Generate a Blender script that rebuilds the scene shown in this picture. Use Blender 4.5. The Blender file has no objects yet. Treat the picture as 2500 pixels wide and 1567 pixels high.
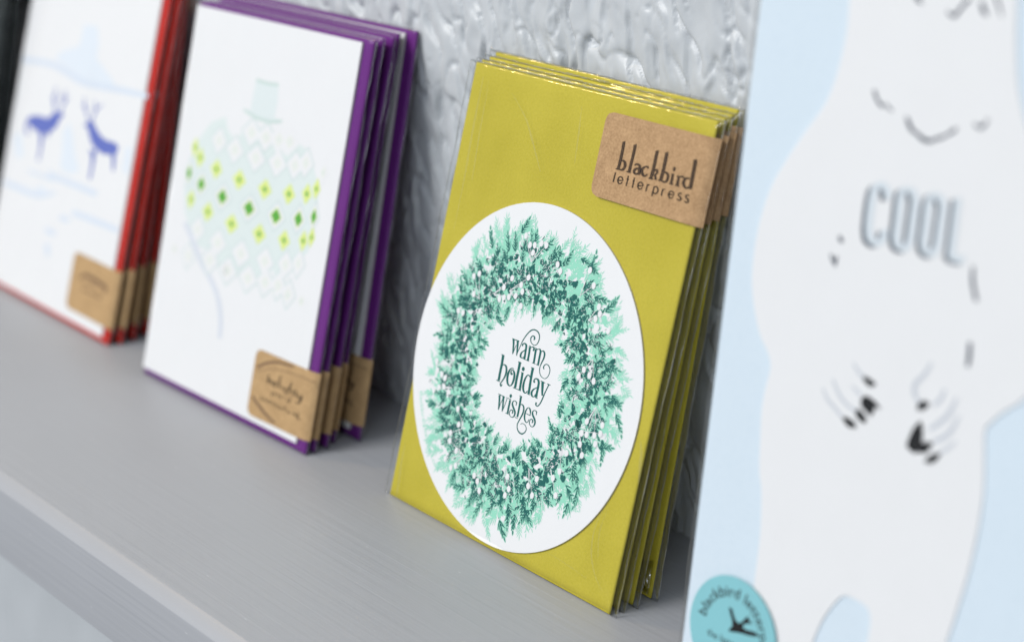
import bpy, math, random
import numpy as np
from mathutils import Vector, Matrix, Euler
MM = 0.001
scene = bpy.context.scene
col = scene.collection

# ---------------------------------------------------------------- camera
cam_data = bpy.data.cameras.new('camera')
cam = bpy.data.objects.new('camera', cam_data)
col.objects.link(cam)
cam.location = (0.4875962, -0.3377549, 0.2663273)
cam.rotation_mode = 'XYZ'
cam.rotation_euler = (1.23654, 0.01552, 0.88748)
cam_data.sensor_width = 36.0
cam_data.sensor_fit = 'HORIZONTAL'
cam_data.lens = 4724.406 * 36.0 / 2500.0
cam_data.clip_start = 0.02
cam_data.clip_end = 20.0
cam_data.dof.use_dof = True
cam_data.dof.focus_distance = 0.588
cam_data.dof.aperture_fstop = 6.2
cam_data.dof.aperture_blades = 9
scene.camera = cam

# ---------------------------------------------------------------- light
world = bpy.data.worlds.new('World')
scene.world = world
world.use_nodes = True
bg = world.node_tree.nodes['Background']
bg.inputs['Strength'].default_value = 1.0
# the room: bright towards the windows in front, dim along the wall
wn, wl = world.node_tree.nodes, world.node_tree.links
wtc = wn.new('ShaderNodeTexCoord'); wdot = wn.new('ShaderNodeVectorMath'); wdot.operation = 'DOT_PRODUCT'
wdot.inputs[1].default_value = (-0.40, -0.72, 0.56)
wr = wn.new('ShaderNodeValToRGB')
wr.color_ramp.elements[0].position = 0.35; wr.color_ramp.elements[0].color = (0.03, 0.033, 0.036, 1)
wr.color_ramp.elements[1].position = 1.0; wr.color_ramp.elements[1].color = (0.56, 0.61, 0.67, 1)
wma = wn.new('ShaderNodeMath'); wma.operation = 'MULTIPLY_ADD'; wma.inputs[1].default_value = 0.5; wma.inputs[2].default_value = 0.5
wl.new(wtc.outputs['Generated'], wdot.inputs[0]); wl.new(wdot.outputs['Value'], wma.inputs[0])
wl.new(wma.outputs[0], wr.inputs['Fac']); wl.new(wr.outputs['Color'], bg.inputs['Color'])

def area(name, loc, target, sx, sy, power, color):
    l = bpy.data.lights.new(name, 'AREA')
    l.shape = 'RECTANGLE'; l.size = sx; l.size_y = sy
    l.energy = power; l.color = color
    o = bpy.data.objects.new(name, l)
    col.objects.link(o)
    o.location = loc
    o.rotation_euler = (Vector(target) - Vector(loc)).to_track_quat('-Z', 'Y').to_euler()
    return o
# the shop window, up and to the left in front of the shelf
area('window_light', (-1.0, -2.8, 2.25), (-0.05, 0.0, 0.05), 1.7, 1.5, 121.0, (1.0, 0.985, 0.96))
# weak fill added from the right to brighten the gaps between packets
area('gap_fill_light', (1.9, -2.3, 1.2), (-0.05, 0.0, 0.05), 0.9, 1.3, 14.0, (0.86, 0.93, 1.0))
# a small warm ceiling spot whose glints show on the folded film
area('ceiling_light', (-1.05, -0.25, 1.1), (0.0, 0.0, 0.1), 0.06, 0.06, 3.2, (1.0, 0.72, 0.36))

vs = scene.view_settings
vs.view_transform = 'Standard'; vs.look = 'None'; vs.gamma = 1.0; vs.exposure = 0.0
vs.use_curve_mapping = False
scene.render.engine = 'CYCLES'
scene.cycles.max_bounces = 14
scene.cycles.transparent_max_bounces = 40
scene.cycles.caustics_reflective = False

# ---------------------------------------------------------------- materials
def lin(r, g, b):
    f = lambda c: (c / 255 / 12.92) if c <= 10 else ((c / 255 + 0.055) / 1.055) ** 2.4
    return (f(r), f(g), f(b), 1)

def new_mat(name):
    m = bpy.data.materials.new(name); m.use_nodes = True
    return m, m.node_tree.nodes, m.node_tree.links, m.node_tree.nodes['Principled BSDF']

def paper(name, c, rough=0.75, mottle=0.06, scale=900, bump=0.05, c2=None, big=60, bigamt=0.5, spec=0.25, streak=None):
    """uncoated stock: fibre grain plus slow cloudy variation"""
    m, N, L, P = new_mat(name)
    P.inputs['Roughness'].default_value = rough
    P.inputs['Specular IOR Level'].default_value = spec
    tc = N.new('ShaderNodeTexCoord')
    n1 = N.new('ShaderNodeTexNoise'); n1.inputs['Scale'].default_value = scale; n1.inputs['Detail'].default_value = 6
    n2 = N.new('ShaderNodeTexNoise'); n2.inputs['Scale'].default_value = big; n2.inputs['Detail'].default_value = 3
    if streak:
        mp = N.new('ShaderNodeMapping'); mp.inputs['Scale'].default_value = streak
        L.new(tc.outputs['Object'], mp.inputs['Vector']); L.new(mp.outputs['Vector'], n1.inputs['Vector'])
    else:
        L.new(tc.outputs['Object'], n1.inputs['Vector'])
    L.new(tc.outputs['Object'], n2.inputs['Vector'])
    mx = N.new('ShaderNodeMath'); mx.operation = 'MULTIPLY_ADD'
    mx.inputs[1].default_value = bigamt; L.new(n2.outputs['Fac'], mx.inputs[0])
    ml = N.new('ShaderNodeMath'); ml.operation = 'MULTIPLY'; ml.inputs[1].default_value = 1 - bigamt
    L.new(n1.outputs['Fac'], ml.inputs[0]); L.new(ml.outputs[0], mx.inputs[2])
    rmp = N.new('ShaderNodeValToRGB')
    a = [v * (1 - mottle) for v in c[:3]]; b = [min(1, v * (1 + mottle)) for v in (c2 or c)[:3]]
    rmp.color_ramp.elements[0].position = 0.32; rmp.color_ramp.elements[0].color = (*a, 1)
    rmp.color_ramp.elements[1].position = 0.68; rmp.color_ramp.elements[1].color = (*b, 1)
    L.new(mx.outputs[0], rmp.inputs['Fac'])
    L.new(rmp.outputs['Color'], P.inputs['Base Color'])
    bp = N.new('ShaderNodeBump'); bp.inputs['Strength'].default_value = bump; bp.inputs['Distance'].default_value = 0.0002
    L.new(n1.outputs['Fac'], bp.inputs['Height']); L.new(bp.outputs['Normal'], P.inputs['Normal'])
    return m

def film(name, k=1.0, rough=0.12, bump=0.22, scale=(16, 16, 3), base=0.02, tint=(0.985, 0.99, 0.99, 1), fine=0.0):
    """thin clear polypropylene: transparent, with a Fresnel gloss over faint wrinkles"""
    m, N, L, P = new_mat(name)
    N.remove(P)
    out = N['Material Output']
    tr = N.new('ShaderNodeBsdfTransparent'); tr.inputs['Color'].default_value = tint
    gl = N.new('ShaderNodeBsdfGlossy'); gl.inputs['Roughness'].default_value = rough
    mix = N.new('ShaderNodeMixShader')
    lw = N.new('ShaderNodeLayerWeight'); lw.inputs['Blend'].default_value = 0.22
    ma = N.new('ShaderNodeMath'); ma.operation = 'MULTIPLY_ADD'; ma.inputs[1].default_value = 0.55 * k; ma.inputs[2].default_value = base; ma.use_clamp = True
    L.new(lw.outputs['Fresnel'], ma.inputs[0]); L.new(ma.outputs[0], mix.inputs['Fac'])
    tc = N.new('ShaderNodeTexCoord'); mp = N.new('ShaderNodeMapping'); mp.inputs['Scale'].default_value = scale
    mp.inputs['Rotation'].default_value = (0, 0.12, 0)
    nz = N.new('ShaderNodeTexNoise'); nz.inputs['Scale'].default_value = 6; nz.inputs['Detail'].default_value = 2; nz.inputs['Distortion'].default_value = 0.8
    L.new(tc.outputs['Object'], mp.inputs['Vector']); L.new(mp.outputs['Vector'], nz.inputs['Vector'])
    bp = N.new('ShaderNodeBump'); bp.inputs['Strength'].default_value = bump; bp.inputs['Distance'].default_value = 0.002
    L.new(nz.outputs['Fac'], bp.inputs['Height'])
    L.new(bp.outputs['Normal'], gl.inputs['Normal']); L.new(bp.outputs['Normal'], lw.inputs['Normal'])
    L.new(tr.outputs[0], mix.inputs[1]); L.new(gl.outputs[0], mix.inputs[2]); L.new(mix.outputs[0], out.inputs['Surface'])
    return m

M = {}
M['olive'] = paper('chartreuse_paper', lin(180, 166, 44), c2=lin(192, 178, 60), mottle=0.055, scale=1300, big=38, bigamt=0.5, bump=0.10)
M['olive_edge'] = paper('chartreuse_fold', lin(176, 172, 56), mottle=0.05)
M['white'] = paper('white_card', (0.80, 0.80, 0.815, 1), mottle=0.012, scale=1500, bump=0.04)
M['cream_edge'] = paper('card_edge', (0.62, 0.60, 0.56, 1), mottle=0.03)
M['purple'] = paper('purple_paper', lin(102, 32, 122), mottle=0.05, scale=1200)
M['red'] = paper('red_paper', lin(196, 36, 22), mottle=0.05, scale=1200)
M['darkgreen'] = paper('black_green_paper', lin(26, 34, 34), mottle=0.05, scale=1200)
M['kraft'] = paper('kraft_paper', lin(158, 126, 92), c2=lin(176, 144, 108), mottle=0.12, scale=1500, big=260, bigamt=0.35, bump=0.15, spec=0.15)
M['kraft_tan'] = paper('tan_kraft_paper', lin(164, 134, 96), c2=lin(178, 148, 108), mottle=0.10, scale=1500, big=260, bigamt=0.35, bump=0.15, spec=0.15)
M['ink_teal'] = paper('dark_teal_ink', lin(20, 92, 86), mottle=0.10, scale=4500, bump=0.0, bigamt=0.2, c2=lin(26, 100, 94))
M['ink_mint'] = paper('mint_ink', lin(150, 216, 192), mottle=0.03, scale=2500, bump=0.0)
M['ink_berry'] = paper('white_knockout', (0.80, 0.80, 0.815, 1), mottle=0.012, scale=1500, bump=0.0)
M['ink_brown'] = paper('stamp_ink', lin(32, 25, 20), mottle=0.12, scale=3500, bump=0.0)
M['ink_core'] = paper('stamp_ink_core', lin(112, 88, 68), mottle=0.1, scale=3500, bump=0.0)
M['ink_green'] = paper('leaf_green_ink', lin(92, 168, 66), mottle=0.03, bump=0.0)
M['ink_lime'] = paper('lime_ink', lin(218, 230, 140), mottle=0.03, bump=0.0)
M['ink_pale'] = paper('pale_sage_ink', lin(218, 227, 226), mottle=0.02, bump=0.0)
M['ink_paler'] = paper('paler_sage_ink', lin(228, 230, 224), mottle=0.02, bump=0.0)
M['ink_lattice'] = paper('lattice_ink', lin(204, 217, 216), mottle=0.02, bump=0.0)
M['ink_cap'] = paper('cap_ink', lin(219, 227, 228), mottle=0.02, bump=0.0)
M['ink_sage'] = paper('sage_ink', lin(200, 215, 211), mottle=0.03, bump=0.0)
M['ink_thread'] = paper('thread_ink', lin(213, 217, 226), mottle=0.02, bump=0.0)
M['ink_blue'] = paper('reindeer_blue_ink', lin(98, 112, 188), mottle=0.04, bump=0.0)
M['ink_sky'] = paper('faint_blue_ink', lin(213, 221, 233), mottle=0.02, bump=0.0)
M['ink_skier'] = paper('fainter_blue_ink', lin(221, 228, 237), mottle=0.02, bump=0.0)
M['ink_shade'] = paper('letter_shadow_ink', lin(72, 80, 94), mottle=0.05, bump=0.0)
M['ink_face'] = paper('letter_face_ink', lin(210, 218, 225), mottle=0.01, bump=0.0)
M['ink_fur'] = paper('fur_tick_ink', lin(66, 72, 88), mottle=0.05, bump=0.0)
M['ink_line'] = paper('paw_line_ink', lin(196, 200, 208), mottle=0.03, bump=0.0)
M['ink_black'] = paper('black_ink', lin(28, 28, 30), mottle=0.05, bump=0.0)
M['teal_sticker'] = paper('teal_sticker', lin(126, 183, 191), mottle=0.03, scale=1200, bump=0.02)
M['film'] = film('clear_film')
M['film_fold'] = film('folded_clear_film', k=0.8, rough=0.10, bump=1.0, scale=(160, 60, 160), base=0.05)
M['film_seam'] = film('welded_film_seam', k=1.0, rough=0.2, bump=0.3, base=0.12, tint=(0.985, 0.985, 0.985, 1))
M['film_crease_glare'] = film('creased_film_glare', k=1.0, rough=0.25, bump=0.3, base=0.085)  # more reflective film, for drawn highlight streaks as well as folds
M['film_glint'] = film('crumpled_glint_film', k=1.4, rough=0.05, bump=0.6, scale=(90, 90, 90), base=0.30)  # reflectivity raised so that the added crumple glints
M['film_wide'] = film('thick_clear_film', k=1.0, rough=0.16, bump=0.10, base=0.015)

# pale blue halftone stock of the bear card
def halftone():
    m = paper('pale_blue_halftone', lin(212, 225, 236), mottle=0.01, bump=0.02)
    N, L = m.node_tree.nodes, m.node_tree.links; P = N['Principled BSDF']
    src = P.inputs['Base Color'].links[0].from_socket
    tc = N.new('ShaderNodeTexCoord')
    vo = N.new('ShaderNodeTexVoronoi'); vo.inputs['Scale'].default_value = 900; vo.inputs['Randomness'].default_value = 0.25
    L.new(tc.outputs['Object'], vo.inputs['Vector'])
    r = N.new('ShaderNodeValToRGB'); r.color_ramp.elements[0].position = 0.22; r.color_ramp.elements[0].color = (0.86, 0.90, 0.93, 1)
    r.color_ramp.elements[1].position = 0.38; r.color_ramp.elements[1].color = (1, 1, 1, 1)
    L.new(vo.outputs['Distance'], r.inputs['Fac'])
    mx = N.new('ShaderNodeMixRGB'); mx.blend_type = 'MULTIPLY'; mx.inputs['Fac'].default_value = 1
    L.new(src, mx.inputs[1]); L.new(r.outputs['Color'], mx.inputs[2]); L.new(mx.outputs[0], P.inputs['Base Color'])
    return m
M['halftone'] = halftone()

def paint(name, c, streaks=True, rough=0.42, bumpd=0.0006):
    m, N, L, P = new_mat(name)
    P.inputs['Roughness'].default_value = rough
    tc = N.new('ShaderNodeTexCoord'); mp = N.new('ShaderNodeMapping')
    mp.inputs['Scale'].default_value = (9, 520, 520) if streaks else (300, 300, 300)
    L.new(tc.outputs['Object'], mp.inputs['Vector'])
    n = N.new('ShaderNodeTexNoise'); n.inputs['Scale'].default_value = 1.0; n.inputs['Detail'].default_value = 5; n.inputs['Distortion'].default_value = 0.3
    L.new(mp.outputs['Vector'], n.inputs['Vector'])
    n2 = N.new('ShaderNodeTexNoise'); n2.inputs['Scale'].default_value = 14; n2.inputs['Detail'].default_value = 4
    L.new(tc.outputs['Object'], n2.inputs['Vector'])
    r = N.new('ShaderNodeValToRGB')
    r.color_ramp.elements[0].position = 0.3; r.color_ramp.elements[0].color = tuple(v * 0.975 for v in c[:3]) + (1,)
    r.color_ramp.elements[1].position = 0.7; r.color_ramp.elements[1].color = tuple(v * 1.025 for v in c[:3]) + (1,)
    ad = N.new('ShaderNodeMath'); ad.operation = 'MULTIPLY_ADD'; ad.inputs[1].default_value = 0.6
    ml = N.new('ShaderNodeMath'); ml.operation = 'MULTIPLY'; ml.inputs[1].default_value = 0.4
    L.new(n.outputs['Fac'], ml.inputs[0]); L.new(n2.outputs['Fac'], ad.inputs[0]); L.new(ml.outputs[0], ad.inputs[2])
    L.new(ad.outputs[0], r.inputs['Fac'])
    # a few specks of dirt in the paint
    vo = N.new('ShaderNodeTexVoronoi'); vo.inputs['Scale'].default_value = 42; L.new(tc.outputs['Object'], vo.inputs['Vector'])
    r2 = N.new('ShaderNodeValToRGB'); r2.color_ramp.elements[0].position = 0.012; r2.color_ramp.elements[0].color = (0.45, 0.42, 0.38, 1)
    r2.color_ramp.elements[1].position = 0.03; r2.color_ramp.elements[1].color = (1, 1, 1, 1)
    L.new(vo.outputs['Distance'], r2.inputs['Fac'])
    mx = N.new('ShaderNodeMixRGB'); mx.blend_type = 'MULTIPLY'; mx.inputs['Fac'].default_value = 1
    L.new(r.outputs['Color'], mx.inputs[1]); L.new(r2.outputs['Color'], mx.inputs[2])
    # pale dust and short scuffs
    mp3 = N.new('ShaderNodeMapping'); mp3.inputs['Scale'].default_value = (60, 190, 190); mp3.inputs['Rotation'].default_value = (0, 0, 0.25)
    L.new(tc.outputs['Object'], mp3.inputs['Vector'])
    vo3 = N.new('ShaderNodeTexVoronoi'); vo3.inputs['Scale'].default_value = 1.0; L.new(mp3.outputs['Vector'], vo3.inputs['Vector'])
    r3 = N.new('ShaderNodeValToRGB'); r3.color_ramp.elements[0].position = 0.02; r3.color_ramp.elements[0].color = (0.22, 0.22, 0.22, 1)
    r3.color_ramp.elements[1].position = 0.055; r3.color_ramp.elements[1].color = (0, 0, 0, 1)
    L.new(vo3.outputs['Distance'], r3.inputs['Fac'])
    ds = N.new('ShaderNodeMixRGB'); ds.inputs[2].default_value = (0.8, 0.8, 0.8, 1)
    L.new(r3.outputs['Color'], ds.inputs['Fac']); L.new(mx.outputs[0], ds.inputs[1])
    L.new(ds.outputs[0] if streaks else mx.outputs[0], P.inputs['Base Color'])
    bp = N.new('ShaderNodeBump'); bp.inputs['Strength'].default_value = 0.28 if streaks else 0.4; bp.inputs['Distance'].default_value = bumpd
    L.new(n.outputs['Fac'], bp.inputs['Height']); L.new(bp.outputs['Normal'], P.inputs['Normal'])
    return m
M['shelf'] = paint('grey_painted_wood', (0.338, 0.348, 0.372, 1))
M['wall'] = paint('grey_painted_plaster', (0.50, 0.525, 0.55, 1), streaks=False, rough=0.40, bumpd=0.0002)

# ---------------------------------------------------------------- mesh helpers
class MB:
    """collects polygons (millimetres) with a material per face, built as one mesh"""
    def __init__(s): s.v = []; s.f = []; s.mi = []; s.mats = []; s.smooth = []
    def m(s, name):
        if name not in s.mats: s.mats.append(name)
        return s.mats.index(name)
    def add(s, verts, faces, mat, smooth=False):
        b = len(s.v); k = s.m(mat)
        s.v += [tuple(p) for p in verts]
        for f in faces: s.f.append([i + b for i in f]); s.mi.append(k); s.smooth.append(smooth)
    def grid(s, P, mat, smooth=True, flip=False):
        nu, nv = len(P), len(P[0]); F = []
        for i in range(nu - 1):
            for j in range(nv - 1):
                q = [i * nv + j, (i + 1) * nv + j, (i + 1) * nv + j + 1, i * nv + j + 1]
                F.append(q[::-1] if flip else q)
        s.add([p for r in P for p in r], F, mat, smooth)
    def poly(s, uv, y, mat):
        s.np_ = getattr(s, 'np_', 0) + 1; y -= (s.np_ % 16) * 0.0009
        """flat polygon facing the viewer (-y)"""
        a = sum(uv[i][0] * uv[(i + 1) % len(uv)][1] - uv[(i + 1) % len(uv)][0] * uv[i][1] for i in range(len(uv)))
        if a < 0: uv = uv[::-1]
        s.add([(u, y, v) for u, v in uv], [list(range(len(uv)))], mat)
    def build(s, name, parent=None):
        me = bpy.data.meshes.new(name)
        me.from_pydata([(x * MM, y * MM, z * MM) for x, y, z in s.v], [], s.f)
        for k in s.mats: me.materials.append(M[k])
        me.polygons.foreach_set('material_index', s.mi)
        me.polygons.foreach_set('use_smooth', s.smooth)
        me.update()
        o = bpy.data.objects.new(name, me); col.objects.link(o)
        if parent: o.parent = parent
        return o

def pairs(r): return [(r[i], r[i + 1]) for i in range(0, len(r), 2)]
def catmull(P, n=6):
    P = [np.array(p, float) for p in P]; out = []
    for i in range(len(P) - 1):
        p0 = P[max(i - 1, 0)]; p1 = P[i]; p2 = P[i + 1]; p3 = P[min(i + 2, len(P) - 1)]
        for k in range(n):
            t = k / n
            out.append(0.5 * (2 * p1 + (p2 - p0) * t + (2 * p0 - 5 * p1 + 4 * p2 - p3) * t * t + (3 * p1 - p0 - 3 * p2 + p3) * t ** 3))
    out.append(P[-1]); return out
def strokes(mb, data, y, mat, n=6):
    for kk, r in enumerate(data):
        y -= 0.0004
        q = [r[i:i + 4] for i in range(0, len(r), 4)]
        S = catmull(q, n)
        V = [];
        for p in S: V += [(p[0], y, p[1]), (p[2], y, p[3])]
        F = [[2 * i, 2 * i + 2, 2 * i + 3, 2 * i + 1] for i in range(len(S) - 1)]
        mb.add(V, F, mat)
def slab(mb, uv, y0, y1, mat, edge=None):
    """prism between two depths from an outline"""
    n = len(uv)
    a = sum(uv[i][0] * uv[(i + 1) % n][1] - uv[(i + 1) % n][0] * uv[i][1] for i in range(n))
    if a < 0: uv = uv[::-1]
    V = [(u, y0, v) for u, v in uv] + [(u, y1, v) for u, v in uv]
    mb.add(V, [list(range(n))], mat)
    mb.add(V, [list(range(2 * n - 1, n - 1, -1))], mat)
    mb.add(V, [[i, n + i, n + (i + 1) % n, (i + 1) % n] for i in range(n)], edge or mat)
def rrect(u0, v0, u1, v1, r, corners=(1, 1, 1, 1), n=6):
    """rounded rectangle; corners = bl, br, tr, tl"""
    out = []
    for (cx, cy, a0, on, px, py) in ((u0 + r, v0 + r, 180, corners[0], u0, v0), (u1 - r, v0 + r, 270, corners[1], u1, v0),
                                     (u1 - r, v1 - r, 0, corners[2], u1, v1), (u0 + r, v1 - r, 90, corners[3], u0, v1)):
        if not on: out.append((px, py)); continue
        for k in range(n + 1):
            a = math.radians(a0 + 90 * k / n); out.append((cx + r * math.cos(a), cy + r * math.sin(a)))
    return out
def text_mesh(s, size, spacing=1.0, bold=0.0):
    """2D faces of a line of lettering, baseline at 0, in mm"""
    c = bpy.data.curves.new('lettering', 'FONT'); c.body = s; c.size = size; c.space_character = spacing; c.offset = bold; c.resolution_u = 3
    o = bpy.data.objects.new('lettering', c); col.objects.link(o)
    dg = bpy.context.evaluated_depsgraph_get(); dg.update()
    me = o.evaluated_get(dg).to_mesh()
    V = [(v.co.x, v.co.y) for v in me.vertices]; F = [list(p.vertices) for p in me.polygons]
    o.evaluated_get(dg).to_mesh_clear()
    bpy.data.objects.remove(o); bpy.data.curves.remove(c)
    return V, F
def arc_text(mb, s, size, cx, cy, r, a_mid, y, mat, inside=False, spacing=1.0, bold=0.0):
    V, F = text_mesh(s, size, spacing, bold)
    w = max(p[0] for p in V); out = []
    for x, h in V:
        if inside:
            a = a_mid + (x - w / 2) / r; rr = r - h
        else:
            a = a_mid - (x - w / 2) / r; rr = r + h
        out.append((cx + rr * math.cos(a), y, cy + rr * math.sin(a)))
    mb.add(out, F, mat)

def empty(name, x, y, z, lean, yaw, label, cat, group=None):
    o = bpy.data.objects.new(name, None); col.objects.link(o); o.empty_display_size = 0.01
    o.location = (x * MM, y * MM, z * MM); o.rotation_euler = (-lean, 0, yaw)
    o['label'] = label; o['category'] = cat
    if group: o['group'] = group
    return o
def copy_tree(o, parent=None):
    kids = list(o.children)
    c = o.copy(); col.objects.link(c)
    if parent: c.parent = parent
    for k in kids: copy_tree(k, c)
    return c

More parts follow.
